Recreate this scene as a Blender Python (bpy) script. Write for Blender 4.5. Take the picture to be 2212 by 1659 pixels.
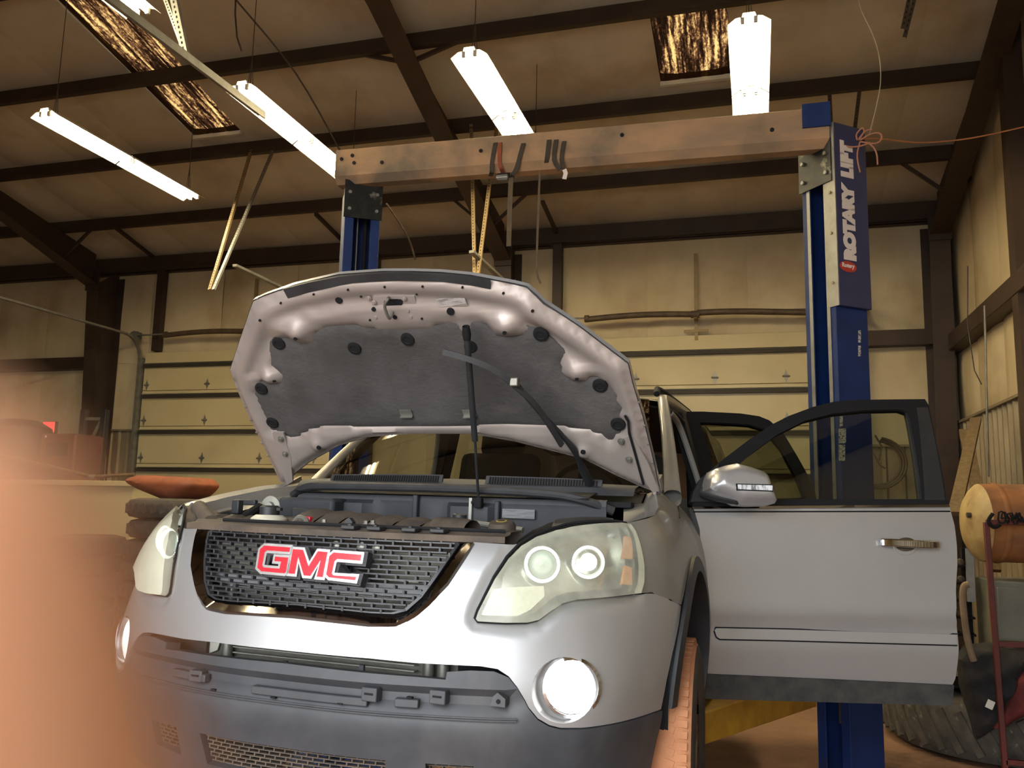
import bpy, bmesh, math, random
import numpy as np
from mathutils import Vector, Matrix
from mathutils.geometry import delaunay_2d_cdt
random.seed(7)
for o in list(bpy.data.objects):
    bpy.data.objects.remove(o)
scene = bpy.context.scene
COL = scene.collection
# ---------------------------------------------------------------- camera, sky, daylight, exposure
IW, IH, FPX = 2212.0, 1659.0, 1839.0
YAW, PITCH, ROLL = math.radians(16.1), math.radians(8.28), math.radians(1.257)
CAMP = np.array([0.0, 0.0, 1.66])
_f = np.array([-math.sin(YAW)*math.cos(PITCH), math.cos(YAW)*math.cos(PITCH), math.sin(PITCH)])
_r = np.array([math.cos(YAW), math.sin(YAW), 0.0])
_u = np.cross(_r, _f)
CR = _r*math.cos(ROLL)+_u*math.sin(ROLL)
CU = -_r*math.sin(ROLL)+_u*math.cos(ROLL)
CF = _f
cd = bpy.data.cameras.new('camera'); cam = bpy.data.objects.new('camera', cd); COL.objects.link(cam)
m = Matrix.Identity(4)
for i in range(3):
    m[i][0], m[i][1], m[i][2], m[i][3] = CR[i], CU[i], -CF[i], CAMP[i]
cam.matrix_world = m
cd.sensor_fit = 'HORIZONTAL'; cd.sensor_width = 4.8; cd.lens = 4.8*FPX/IW
cd.clip_start = 0.002; cd.clip_end = 200
cd.dof.use_dof = True; cd.dof.focus_distance = 4.5; cd.dof.aperture_fstop = 1.8
scene.camera = cam
world = bpy.data.worlds.new('overcast_sky'); scene.world = world; world.use_nodes = True
SKY = 9.0
bg = world.node_tree.nodes['Background']; bg.inputs[0].default_value = (0.92, 0.96, 1.0, 1); bg.inputs[1].default_value = SKY
TUBE = 150.0
# daylight enters by the open bay behind the camera: a portal lets the sky through it cleanly
FRONT_Y, BAY_X0, BAY_X1, BAY_H = -1.3, -3.6, 0.75, 4.25
ld = bpy.data.lights.new('open_bay_portal', 'AREA'); ld.shape = 'RECTANGLE'; ld.size = BAY_X1-BAY_X0; ld.size_y = BAY_H
ld.cycles.is_portal = True
lo = bpy.data.objects.new('open_bay_portal', ld); COL.objects.link(lo)
lo.location = ((BAY_X0+BAY_X1)/2, FRONT_Y, BAY_H/2); lo.rotation_euler = (math.radians(90), 0, 0)
vs = scene.view_settings
vs.view_transform = 'Standard'; vs.look = 'None'; vs.exposure = 0.0; vs.gamma = 1.0; vs.use_curve_mapping = False
try:
    scene.cycles.use_denoising = True
    scene.cycles.max_bounces = 8; scene.cycles.transparent_max_bounces = 16
    scene.cycles.sample_clamp_indirect = 8.0
    scene.cycles.caustics_reflective = False; scene.cycles.caustics_refractive = False
except Exception:
    pass

# ---------------------------------------------------------------- helpers
def ray(px, py):
    return CF + CR*(px-IW/2)/FPX - CU*(py-IH/2)/FPX
def at_y(px, py, Y):
    d = ray(px, py); return CAMP + d*(Y/d[1])
def at_x(px, py, X):
    d = ray(px, py); return CAMP + d*(X/d[0])
def at_z(px, py, Z):
    d = ray(px, py); return CAMP + d*((Z-CAMP[2])/d[2])

def tag(o, label=None, cat=None, group=None, kind=None):
    if label: o['label'] = label
    if cat: o['category'] = cat
    if group: o['group'] = group
    if kind: o['kind'] = kind
    return o
def thing(name, loc, label=None, cat=None, group=None, kind=None, rz=0.0):
    o = bpy.data.objects.new(name, None); COL.objects.link(o)
    o.empty_display_size = 0.1; o.location = [float(v) for v in loc]; o.rotation_euler = (0, 0, rz)
    return tag(o, label, cat, group, kind)
def root_of(o):
    while o.parent: o = o.parent
    return o

class MB:
    def __init__(s): s.v = []; s.f = []
    def add(s, vs_, fs_):
        k = len(s.v); s.v += [tuple(float(c) for c in p) for p in vs_]; s.f += [tuple(i+k for i in f) for f in fs_]; return s
    def box(s, c, size, R=None):
        sx, sy, sz = [d/2 for d in size]
        P = [Vector((x, y, z)) for x in (-sx, sx) for y in (-sy, sy) for z in (-sz, sz)]
        if R is not None: P = [R @ p for p in P]
        P = [p + Vector([float(q) for q in c]) for p in P]
        return s.add(P, [(0, 1, 3, 2), (4, 6, 7, 5), (0, 4, 5, 1), (2, 3, 7, 6), (0, 2, 6, 4), (1, 5, 7, 3)])
    def bar(s, p0, p1, w, h, up=(0, 0, 1)):
        p0, p1 = Vector([float(q) for q in p0]), Vector([float(q) for q in p1]); d = (p1-p0); L = d.length; d.normalize()
        upv = Vector(up)
        if abs(d.dot(upv)) > .98: upv = Vector((0, 1, 0))
        x = d.cross(upv).normalized(); z = x.cross(d)
        R = Matrix((x, d, z)).transposed()
        return s.box((p0+p1)/2, (w, L, h), R)
    def cyl(s, p0, p1, r0, r1=None, n=12, caps=True):
        r1 = r0 if r1 is None else r1
        return s.tube([p0, p1], [r0, r1], n, caps)
    def tube(s, pts, r, n=8, caps=True, closed=False):
        pts = [Vector([float(q) for q in p]) for p in pts]
        rr = r if isinstance(r, (list, tuple)) else [r]*len(pts)
        N = len(pts); vs_ = []; x = None
        for i, p in enumerate(pts):
            if closed: d = pts[(i+1) % N]-pts[i-1]
            else: d = pts[min(i+1, N-1)]-pts[max(i-1, 0)]
            d.normalize()
            if x is None:
                a = Vector((0, 0, 1)) if abs(d.z) < .9 else Vector((1, 0, 0)); x = a.cross(d).normalized()
            else:
                x = x - d*x.dot(d)
                if x.length < 1e-6: x = Vector((1, 0, 0)).cross(d)
                x.normalize()
            y = d.cross(x)
            for k in range(n):
                a = 2*math.pi*k/n; vs_.append(p+(x*math.cos(a)+y*math.sin(a))*rr[i])
        fs_ = []
        for i in range(N if closed else N-1):
            j = (i+1) % N
            for k in range(n):
                l = (k+1) % n; fs_.append((i*n+k, i*n+l, j*n+l, j*n+k))
        if caps and not closed: fs_ += [tuple(range(n-1, -1, -1)), tuple((N-1)*n+k for k in range(n))]
        return s.add(vs_, fs_)
    def ribbon(s, pts, w, t=.002, wdir=(1, 0, 0)):
        pts = [Vector([float(q) for q in p]) for p in pts]; vs_ = []; fs_ = []; N = len(pts); wd = Vector(wdir).normalized()
        for i, p in enumerate(pts):
            d = (pts[min(i+1, N-1)]-pts[max(i-1, 0)]).normalized(); wv = (wd - d*wd.dot(d)).normalized(); nn = d.cross(wv)
            for a, b in ((-1, -1), (1, -1), (1, 1), (-1, 1)): vs_.append(p+wv*(a*w/2)+nn*(b*t/2))
        for i in range(N-1):
            for k in range(4):
                l = (k+1) % 4; fs_.append((i*4+k, i*4+l, i*4+4+l, i*4+4+k))
        fs_ += [(3, 2, 1, 0), tuple((N-1)*4+k for k in range(4))]
        return s.add(vs_, fs_)
    def lathe(s, prof, o, axis, n=24, closed=False, caps=False):
        a = Vector([float(q) for q in axis]).normalized(); b = Vector((0, 0, 1)) if abs(a.z) < .9 else Vector((1, 0, 0))
        x = b.cross(a).normalized(); y = a.cross(x); o = Vector([float(q) for q in o]); vs_ = []; fs_ = []
        for r, h in prof:
            for k in range(n):
                t = 2*math.pi*k/n; vs_.append(o+a*h+(x*math.cos(t)+y*math.sin(t))*r)
        M_ = len(prof)
        for i in range(M_ if closed else M_-1):
            j = (i+1) % M_
            for k in range(n):
                l = (k+1) % n; fs_.append((i*n+k, i*n+l, j*n+l, j*n+k))
        if caps and not closed:
            if prof[0][0] > 1e-5: fs_.append(tuple(range(n-1, -1, -1)))
            if prof[-1][0] > 1e-5: fs_.append(tuple((M_-1)*n+k for k in range(n)))
        return s.add(vs_, fs_)
    def prism(s, poly, fn, d):
        """poly: 2d points; fn(u,v)->3d ; d: extrusion vector"""
        n = len(poly); A = [Vector([float(q) for q in fn(*p)]) for p in poly]; D = Vector([float(q) for q in d])
        return s.add(A+[p+D for p in A], [tuple(range(n-1, -1, -1)), tuple(range(n, 2*n))]+[(i, (i+1) % n, n+(i+1) % n, n+i) for i in range(n)])
    def ell(s, c, r, nu=12, nv=8, R=None):
        c = Vector([float(q) for q in c]); vs_ = []; fs_ = []
        for j in range(nv+1):
            t = math.pi*j/nv
            for i in range(nu):
                a = 2*math.pi*i/nu; p = Vector((r[0]*math.sin(t)*math.cos(a), r[1]*math.sin(t)*math.sin(a), r[2]*math.cos(t)))
                vs_.append(c+(R @ p if R is not None else p))
        for j in range(nv):
            for i in range(nu):
                k = (i+1) % nu; fs_.append((j*nu+i, (j+1)*nu+i, (j+1)*nu+k, j*nu+k))
        return s.add(vs_, fs_)
    def grid(s, P, closed_u=False):
        """P[i][j] -> point"""
        ni, nj = len(P), len(P[0]); vs_ = [p for row in P for p in row]; fs_ = []
        for i in range(ni if closed_u else ni-1):
            k = (i+1) % ni
            for j in range(nj-1): fs_.append((i*nj+j, k*nj+j, k*nj+j+1, i*nj+j+1))
        return s.add(vs_, fs_)
    def build(s, name, mat, parent=None, world=False, bevel=0, sharp=35, fix=True):
        me = bpy.data.meshes.new(name)
        off = Vector((0, 0, 0)); loc = None
        if world and parent is not None: off = root_of(parent).location.copy()
        if parent is None and s.v:
            a = np.array(s.v); loc = Vector(((a[:, 0].min()+a[:, 0].max())/2, (a[:, 1].min()+a[:, 1].max())/2, a[:, 2].min())); off = loc
        me.from_pydata([(p[0]-off.x, p[1]-off.y, p[2]-off.z) for p in s.v], [], s.f)
        if fix:
            bm = bmesh.new(); bm.from_mesh(me); bmesh.ops.recalc_face_normals(bm, faces=bm.faces); bm.to_mesh(me); bm.free()
        return link(name, me, mat, parent, loc, bevel, sharp)
def link(name, me, mat, parent=None, loc=None, bevel=0, sharp=35):
    me.materials.append(mat)
    while parent is not None and parent.parent is not None and parent.parent.parent is not None: parent = parent.parent
    for p in me.polygons: p.use_smooth = True
    me.set_sharp_from_angle(angle=math.radians(sharp))
    o = bpy.data.objects.new(name, me); COL.objects.link(o)
    if loc is not None: o.location = loc
    if parent is not None: o.parent = parent
    if bevel:
        b = o.modifiers.new('bevel', 'BEVEL'); b.width = bevel; b.segments = 2; b.limit_method = 'ANGLE'; b.angle_limit = math.radians(50)
    return o
def copy_tree(o, parent=None):
    c = o.copy(); COL.objects.link(c); c.parent = parent
    for ch in list(o.children): copy_tree(ch, c)
    return c

def pip(poly, pts):
    poly = np.asarray(poly, float); pts = np.asarray(pts, float); ins = np.zeros(len(pts), bool); n = len(poly); x, y = pts[:, 0], pts[:, 1]
    for i in range(n):
        x0, y0 = poly[i]; x1, y1 = poly[(i+1) % n]
        if y0 == y1: continue
        c = ((y0 > y) != (y1 > y)) & (x < (x1-x0)*(y-y0)/(y1-y0)+x0)
        ins ^= c
    return ins
def pdist(poly, pts, closed=True):
    poly = np.asarray(poly, float); pts = np.asarray(pts, float); d = np.full(len(pts), 1e9); n = len(poly)
    for i in range(n if closed else n-1):
        a = poly[i]; b = poly[(i+1) % n]; ab = b-a; L = ab@ab
        if L < 1e-14: continue
        t = np.clip(((pts-a)@ab)/L, 0, 1); q = a+t[:, None]*ab; d = np.minimum(d, np.hypot(*(pts-q).T))
    return d
def resample(poly, h):
    out = []
    n = len(poly)
    for i in range(n):
        a = np.asarray(poly[i], float); b = np.asarray(poly[(i+1) % n], float); k = max(1, int(math.ceil(np.hypot(*(b-a))/h)))
        for j in range(k): out.append(tuple(a+(b-a)*j/k))
    return out
def smooth_poly(P, closed=True, k=4):
    """Catmull-Rom through the points"""
    P = [np.asarray(p, float) for p in P]; n = len(P); out = []
    for i in range(n if closed else n-1):
        if closed: a, b, c, d = P[i-1], P[i], P[(i+1) % n], P[(i+2) % n]
        else: a, b, c, d = P[max(i-1, 0)], P[i], P[i+1], P[min(i+2, n-1)]
        for j in range(k):
            t = j/k; out.append(tuple(.5*((2*b)+(c-a)*t+(2*a-5*b+4*c-d)*t*t+(3*b-a-3*c+d)*t**3)))
    if not closed: out.append(tuple(P[-1]))
    return out
def patch(name, outer, surf, h, mat, parent=None, holes=(), lip=0.0, flip=False, sharp=40, lipdir=None, extra=None):
    outer = resample(outer, h); holes = [resample(q, h) for q in holes]
    V = list(outer); E = [(i, (i+1) % len(outer)) for i in range(len(outer))]
    for q in holes:
        k = len(V); V += list(q); E += [(k+i, k+(i+1) % len(q)) for i in range(len(q))]
    a = np.array(outer); lo_, hi_ = a.min(0), a.max(0)
    gx = np.arange(lo_[0]+h/2, hi_[0], h); gy = np.arange(lo_[1]+h/2, hi_[1], h)
    if len(gx) and len(gy):
        G = np.array([(x+(h/2 if j % 2 else 0), y) for j, y in enumerate(gy) for x in gx])
        ok = pip(outer, G) & (pdist(outer, G) > .45*h)
        for q in holes: ok &= ~pip(q, G) & (pdist(q, G) > .45*h)
        V += [tuple(p) for p in G[ok]]
    r = delaunay_2d_cdt([Vector((float(p[0]), float(p[1]))) for p in V], E, [], 0, 1e-7)
    vv = np.array([(p.x, p.y) for p in r[0]]); F = [tuple(f) for f in r[2]]
    cen = np.array([vv[list(f)].mean(0) for f in F]); ok = pip(outer, cen)
    for q in holes: ok &= ~pip(q, cen)
    F = [f for f, k in zip(F, ok) if k]
    if flip: F = [f[::-1] for f in F]
    X = np.array([surf(p[0], p[1]) for p in vv]) if extra is None else extra(vv)
    verts = [tuple(p) for p in X]; faces = list(F)
    if lip:
        cnt = {}
        for f in F:
            for i in range(len(f)):
                e = (f[i], f[(i+1) % len(f)]); cnt[e] = 1
        nor = np.zeros_like(X)
        for f in F:
            n_ = np.cross(X[f[1]]-X[f[0]], X[f[2]]-X[f[0]])
            for i in f: nor[i] += n_
        nor /= np.maximum(np.linalg.norm(nor, axis=1), 1e-12)[:, None]
        mp = {}
        for (i, j) in list(cnt):
            if (j, i) in cnt: continue
            ids = []
            for k in (i, j):
                if k not in mp:
                    d = -nor[k]*lip if lipdir is None else np.asarray(lipdir)*lip
                    mp[k] = len(verts); verts.append(tuple(X[k]+d))
                ids.append(mp[k])
            faces.append((j, i, ids[0], ids[1]))
    me = bpy.data.meshes.new(name); me.from_pydata([tuple(float(c) for c in p) for p in verts], [], faces)
    return link(name, me, mat, parent, None, 0, sharp)
def hermite(xs, ys):
    xs = np.asarray(xs, float); ys = np.asarray(ys, float); m_ = np.gradient(ys, xs)
    def f(x):
        x = np.clip(x, xs[0], xs[-1]); i = np.clip(np.searchsorted(xs, x)-1, 0, len(xs)-2); h = xs[i+1]-xs[i]; t = (x-xs[i])/h
        return (2*t**3-3*t*t+1)*ys[i]+(t**3-2*t*t+t)*h*m_[i]+(-2*t**3+3*t*t)*ys[i+1]+(t**3-t*t)*h*m_[i+1]
    return f
def sstep(a, b, x):
    t = np.clip((x-a)/(b-a), 0, 1); return t*t*(3-2*t)

# ---------------------------------------------------------------- materials
MATS = {}
def M(name, c1, c2=None, scale=4.0, stretch=(1, 1, 1), lo=.35, hi=.65, rough=.5, metal=0.0, bump=0.0, bscale=None, bstretch=None, coat=0.0, spec=.5, c3=None, c3scale=1.0, c3lo=.5, c3hi=.7, c3stretch=(1, 1, 1), rough2=None, emit=None, estr=0.0, detail=5.0):
    mt = bpy.data.materials.new(name); mt.use_nodes = True; nt = mt.node_tree; N = nt.nodes; L = nt.links; b = N['Principled BSDF']
    b.inputs['Base Color'].default_value = (*c1, 1); b.inputs['Roughness'].default_value = rough; b.inputs['Metallic'].default_value = metal
    b.inputs['Coat Weight'].default_value = coat; b.inputs['Coat Roughness'].default_value = .08; b.inputs['Specular IOR Level'].default_value = spec
    tc = N.new('ShaderNodeTexCoord')
    def noise(sc, st, det=detail):
        mp = N.new('ShaderNodeMapping'); mp.inputs['Scale'].default_value = st; L.new(tc.outputs['Object'], mp.inputs['Vector'])
        nz = N.new('ShaderNodeTexNoise'); nz.inputs['Scale'].default_value = sc; nz.inputs['Detail'].default_value = det; nz.inputs['Roughness'].default_value = .6
        L.new(mp.outputs[0], nz.inputs['Vector']); return nz
    col = None
    if c2 is not None:
        nz = noise(scale, stretch); cr = N.new('ShaderNodeValToRGB'); cr.color_ramp.elements[0].position = lo; cr.color_ramp.elements[1].position = hi
        cr.color_ramp.elements[0].color = (*c1, 1); cr.color_ramp.elements[1].color = (*c2, 1); L.new(nz.outputs['Fac'], cr.inputs[0]); col = cr.outputs[0]
        if rough2 is not None:
            mr = N.new('ShaderNodeMapRange'); mr.inputs['From Min'].default_value = lo; mr.inputs['From Max'].default_value = hi; mr.inputs['To Min'].default_value = rough; mr.inputs['To Max'].default_value = rough2
            L.new(nz.outputs['Fac'], mr.inputs['Value']); L.new(mr.outputs[0], b.inputs['Roughness'])
    if c3 is not None:
        nz3 = noise(c3scale, c3stretch); mr = N.new('ShaderNodeMapRange'); mr.inputs['From Min'].default_value = c3lo; mr.inputs['From Max'].default_value = c3hi; L.new(nz3.outputs['Fac'], mr.inputs['Value'])
        mx = N.new('ShaderNodeMix'); mx.data_type = 'RGBA'; L.new(mr.outputs[0], mx.inputs[0])
        if col is not None: L.new(col, mx.inputs[6])
        else: mx.inputs[6].default_value = (*c1, 1)
        mx.inputs[7].default_value = (*c3, 1); col = mx.outputs[2]
    if col is not None: L.new(col, b.inputs['Base Color'])
    if bump:
        nz = noise(bscale or scale*3, bstretch or stretch); bp = N.new('ShaderNodeBump'); bp.inputs['Strength'].default_value = bump; bp.inputs['Distance'].default_value = .02
        L.new(nz.outputs['Fac'], bp.inputs['Height']); L.new(bp.outputs[0], b.inputs['Normal'])
    if emit is not None:
        b.inputs['Emission Color'].default_value = (*emit, 1); b.inputs['Emission Strength'].default_value = estr
    MATS[name] = mt
    return mt
def emission(name, col, st):
    mt = bpy.data.materials.new(name); mt.use_nodes = True; nt = mt.node_tree; nt.nodes.remove(nt.nodes['Principled BSDF'])
    e = nt.nodes.new('ShaderNodeEmission'); e.inputs[0].default_value = (*col, 1); e.inputs[1].default_value = st
    nt.links.new(e.outputs[0], nt.nodes['Material Output'].inputs[0]); return mt
def glass(name, tint, refl_rough=.02, ior=1.5):
    mt = bpy.data.materials.new(name); mt.use_nodes = True; nt = mt.node_tree; N = nt.nodes; L = nt.links; N.remove(N['Principled BSDF'])
    t = N.new('ShaderNodeBsdfTransparent'); t.inputs[0].default_value = (*tint, 1); g = N.new('ShaderNodeBsdfGlossy'); g.inputs['Roughness'].default_value = refl_rough
    lw = N.new('ShaderNodeLayerWeight'); lw.inputs[0].default_value = .5; pw = N.new('ShaderNodeMath'); pw.operation = 'POWER'; pw.inputs[1].default_value = 4.0
    fr = N.new('ShaderNodeMath'); fr.operation = 'MULTIPLY_ADD'; fr.inputs[1].default_value = .9; fr.inputs[2].default_value = .045; mx = N.new('ShaderNodeMixShader')
    L.new(lw.outputs['Facing'], pw.inputs[0]); L.new(pw.outputs[0], fr.inputs[0]); L.new(fr.outputs[0], mx.inputs[0]); L.new(t.outputs[0], mx.inputs[1]); L.new(g.outputs[0], mx.inputs[2]); L.new(mx.outputs[0], N['Material Output'].inputs[0]); return mt
def hazy_lens(name, haze, tint, lo_=.2, hi_=.75):
    mt = bpy.data.materials.new(name); mt.use_nodes = True; nt = mt.node_tree; N = nt.nodes; L = nt.links; b = N['Principled BSDF']
    b.inputs['Base Color'].default_value = (*haze, 1); b.inputs['Roughness'].default_value = .28; b.inputs['Coat Weight'].default_value = .6
    t = N.new('ShaderNodeBsdfTransparent'); t.inputs[0].default_value = (*tint, 1); mx = N.new('ShaderNodeMixShader')
    tc = N.new('ShaderNodeTexCoord'); nz = N.new('ShaderNodeTexNoise'); nz.inputs['Scale'].default_value = 7; nz.inputs['Detail'].default_value = 4; L.new(tc.outputs['Object'], nz.inputs['Vector'])
    mr = N.new('ShaderNodeMapRange'); mr.inputs['From Min'].default_value = .3; mr.inputs['From Max'].default_value = .7; mr.inputs['To Min'].default_value = lo_; mr.inputs['To Max'].default_value = hi_
    L.new(nz.outputs['Fac'], mr.inputs['Value']); L.new(mr.outputs[0], mx.inputs[0]); L.new(t.outputs[0], mx.inputs[1]); L.new(b.outputs[0], mx.inputs[2]); L.new(mx.outputs[0], N['Material Output'].inputs[0]); return mt
def skylight_mat(name):
    mt = bpy.data.materials.new(name); mt.use_nodes = True; nt = mt.node_tree; N = nt.nodes; L = nt.links; N.remove(N['Principled BSDF'])
    tc = N.new('ShaderNodeTexCoord')
    def nz(sc, st, det):
        mp = N.new('ShaderNodeMapping'); mp.inputs['Scale'].default_value = st; L.new(tc.outputs['Object'], mp.inputs['Vector'])
        n = N.new('ShaderNodeTexNoise'); n.inputs['Scale'].default_value = sc; n.inputs['Detail'].default_value = det; n.inputs['Roughness'].default_value = .75; L.new(mp.outputs[0], n.inputs['Vector']); return n
    a = nz(34, (1.3, .55, 1), 6); b = nz(5.5, (2.3, .03, 1), 2)
    ad = N.new('ShaderNodeMath'); ad.operation = 'MULTIPLY_ADD'; L.new(b.outputs['Fac'], ad.inputs[0]); ad.inputs[1].default_value = 1.5; L.new(a.outputs['Fac'], ad.inputs[2])
    cr = N.new('ShaderNodeValToRGB'); e = cr.color_ramp.elements; e[0].position = .98; e[0].color = (.0005, .0003, .0002, 1); e[1].position = 1.0; e[1].color = (.16, .10, .035, 1)
    x = N.new('ShaderNodeMapRange'); x.inputs['From Min'].default_value = .92; x.inputs['From Max'].default_value = 1.66; L.new(ad.outputs[0], x.inputs['Value'])
    e[0].position = .25; e[1].position = .8
    k = e.new(.42); k.color = (.006, .0025, .0012, 1); k = e.new(.55); k.color = (.03, .013, .005, 1)
    L.new(x.outputs[0], cr.inputs[0])
    t = N.new('ShaderNodeBsdfTransparent'); L.new(cr.outputs[0], t.inputs[0]); d = N.new('ShaderNodeBsdfDiffuse'); d.inputs[0].default_value = (.05, .03, .018, 1)
    ads = N.new('ShaderNodeAddShader'); L.new(t.outputs[0], ads.inputs[0]); L.new(d.outputs[0], ads.inputs[1]); L.new(ads.outputs[0], N['Material Output'].inputs[0]); return mt

steel = M('brown_primer_steel', (.030, .017, .011), (.045, .026, .017), scale=3, rough=.55)
vinyl_roof = M('roof_insulation_facing', (.62, .565, .46), (.54, .48, .38), scale=1.1, rough=.6, bump=.18, bscale=3, bstretch=(2.5, .35, 1), c3=(.36, .27, .17), c3scale=.8, c3lo=.52, c3hi=.8)
vinyl_wall = M('wall_insulation_facing', (.62, .53, .35), (.50, .40, .24), scale=.9, stretch=(1, 1, .5), rough=.55, bump=.45, bscale=2.2, bstretch=(2.2, 2.2, .25), c3=(.30, .19, .09), c3scale=.75, c3lo=.52, c3hi=.85)
corrug = M('galvanised_wainscot', (.30, .25, .16), (.20, .16, .10), scale=3, stretch=(1, 1, .4), rough=.5, metal=.2)
door_paint = M('cream_door_paint', (.56, .48, .28), (.52, .44, .25), scale=1.2, rough=.45)
door_dark = M('strut_shadow_dark', (.03, .024, .017), rough=.7)  # dark bars carry the shadow of the door struts in their colour
floor_mat = M('red_clay_stained_concrete', (.30, .17, .10), (.16, .085, .05), scale=1.6, rough=.75, bump=.25, bscale=14, c3=(.035, .022, .016), c3scale=.7, c3lo=.56, c3hi=.66, detail=8)
ground_mat = M('gravel_apron', (.42, .38, .33), (.33, .29, .25), scale=8, rough=.9, bump=.3)
galv = M('galvanised_steel', (.30, .295, .26), (.22, .21, .18), scale=9, rough=.48, metal=.6)
perf = M('perforated_angle_steel', (.30, .22, .11), (.22, .155, .075), scale=8, rough=.55, metal=.3)
rusty = M('rusty_brown_pipe', (.09, .06, .035), (.05, .035, .022), scale=8, rough=.6)
black = M('black_plastic', (.018, .019, .021), (.026, .027, .03), scale=12, rough=.5)
rubber = M('black_rubber', (.010, .010, .011), rough=.8, spec=.25)
blue = M('blue_lift_paint', (.005, .019, .085), (.009, .028, .12), scale=5, rough=.58, spec=.3, c3=(.02, .02, .035), c3scale=2.2, c3lo=.6, c3hi=.75)
cover_blue = M('dark_blue_cover', (.020, .026, .085), (.026, .033, .10), scale=6, rough=.5)
white_ink = M('white_lettering', (.72, .62, .55), rough=.6)
red_ink = M('red_logo', (.45, .035, .02), rough=.5)
wood = M('clay_dusted_beam', (.42, .24, .12), (.28, .18, .10), scale=2.6, stretch=(1, 3, 3), rough=.7, c3=(.15, .11, .07), c3scale=1.1, c3lo=.5, c3hi=.62)
yellow = M('yellow_arm_paint', (.58, .34, .025), (.42, .22, .02), scale=7, rough=.5, c3=(.05, .035, .02), c3scale=3.5, c3lo=.6, c3hi=.72)
fixture_white = M('white_enamel_reflector', (.78, .76, .66), rough=.4)
tube_glow = emission('fluorescent_tube', (1.0, .82, .50), TUBE)
# ================================================================ THE BUILDING
YW, XL, XR = 12.5, -16.0, 2.62
def roof_z(Y): return 6.0+.2*(YW-Y)
# floor
def struct(name, mb, mat, **k):
    o = mb.build(name, mat, **k); o['kind'] = 'structure'; return o
struct('floor', MB().box(((XL+XR)/2, (YW+FRONT_Y)/2, -.06), (XR-XL+.4, YW-FRONT_Y+.4, .12)), floor_mat)
struct('floor_apron', MB().box((-2, -14.3, -.1), (34, 25.6, .1)), ground_mat)
# ceiling: insulation blanket strips between wall and eave, skylights left open
ceil = thing('ceiling', ((XL+XR)/2, 5.6, 7.2), kind='structure')
SK = [(-7.36, -6.61, 5.3, 9.42), (-1.0, -.19, 5.3, 9.42)]
PUR = [11.1-1.5*i for i in range(8)]
edges = [XL-.1]
x = XL-.1
cuts = sorted([s_[0] for s_ in SK]+[s_[1] for s_ in SK])
def fill(a, b, w=1.08):
    n = max(1, round((b-a)/w)); return [a+(b-a)*i/n for i in range(1, n+1)]
prev = XL-.1
for c in cuts+[XR+.1]:
    edges += fill(prev, c); prev = c
def strip(x0, x1, y0, y1):
    ny = max(2, int((y1-y0)/.25)); P = []
    for i in range(5):
        t = i/4; xx = x0-.006+(x1-x0+.012)*t
        row = []
        for j in range(ny+1):
            y = y0+(y1-y0)*j/ny
            d = min(abs(y-p) for p in PUR+[YW, FRONT_Y]); sag = .028*min(1, d/.45)**.6
            sm = .03*(abs(2*t-1)**5)
            row.append((xx, y, roof_z(y)-sag+sm))
        P.append(row)
    mb = MB().grid(P); k = len(mb.v)
    P2 = [[(p[0], p[1], p[2]+.1) for p in row] for row in P]; mb.grid(P2)
    mb.build('insulation_blanket', vinyl_roof, ceil, world=True)
for a, b in zip(edges[:-1], edges[1:]):
    sk = [s_ for s_ in SK if abs(s_[0]-a) < .01]
    if sk:
        strip(a, b, FRONT_Y, sk[0][2]); strip(a, b, sk[0][3], YW+.1)
    else: strip(a, b, FRONT_Y, YW+.1)
# corrugated fibreglass skylights
skm = skylight_mat('dirty_fibreglass')
for i, (x0, x1, y0, y1) in enumerate(SK):
    w = thing('window_%d' % (i+1), ((x0+x1)/2, y1, roof_z(y1)), kind='structure')
    P = []
    for a in range(61):
        t = a/60; xx = x0-.02+(x1-x0+.04)*t; c = .5+.5*math.cos((xx-x0)*2*math.pi/.25)
        bmp = .03*sstep(.55, .9, c)
        P.append([(xx, y0-.1+(y1-y0+.15)*j/6, roof_z(y0-.1+(y1-y0+.15)*j/6)+.02+bmp) for j in range(7)])
    MB().grid(P).build('corrugated_panel', skm, w, world=True)
    MB().bar((x0, y1+.02, roof_z(y1)-.02), (x1, y1+.02, roof_z(y1)-.02), .05, .05).build('curb', fixture_white, w, world=True)
# purlins (Z section), eave strut
for Y in PUR:
    z = roof_z(Y)-.04
    mb = MB().box(((XL+XR)/2, Y, z-.105), (XR-XL, .012, .2)).box(((XL+XR)/2, Y+.035, z-.008), (XR-XL, .07, .012)).box(((XL+XR)/2, Y-.035, z-.205), (XR-XL, .075, .012))
    mb.box(((XL+XR)/2, Y-.07, z-.19), (XR-XL, .01, .035))
    mb.build('purlin', steel, ceil, world=True)
mb = MB().box(((XL+XR)/2, YW-.13, 5.82), (XR-XL, .02, .3)).box(((XL+XR)/2, YW-.08, 5.675), (XR-XL, .12, .015)).box(((XL+XR)/2, YW-.18, 5.70), (XR-XL, .1, .012))
mb.build('eave_strut', steel, ceil, world=True)
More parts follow.
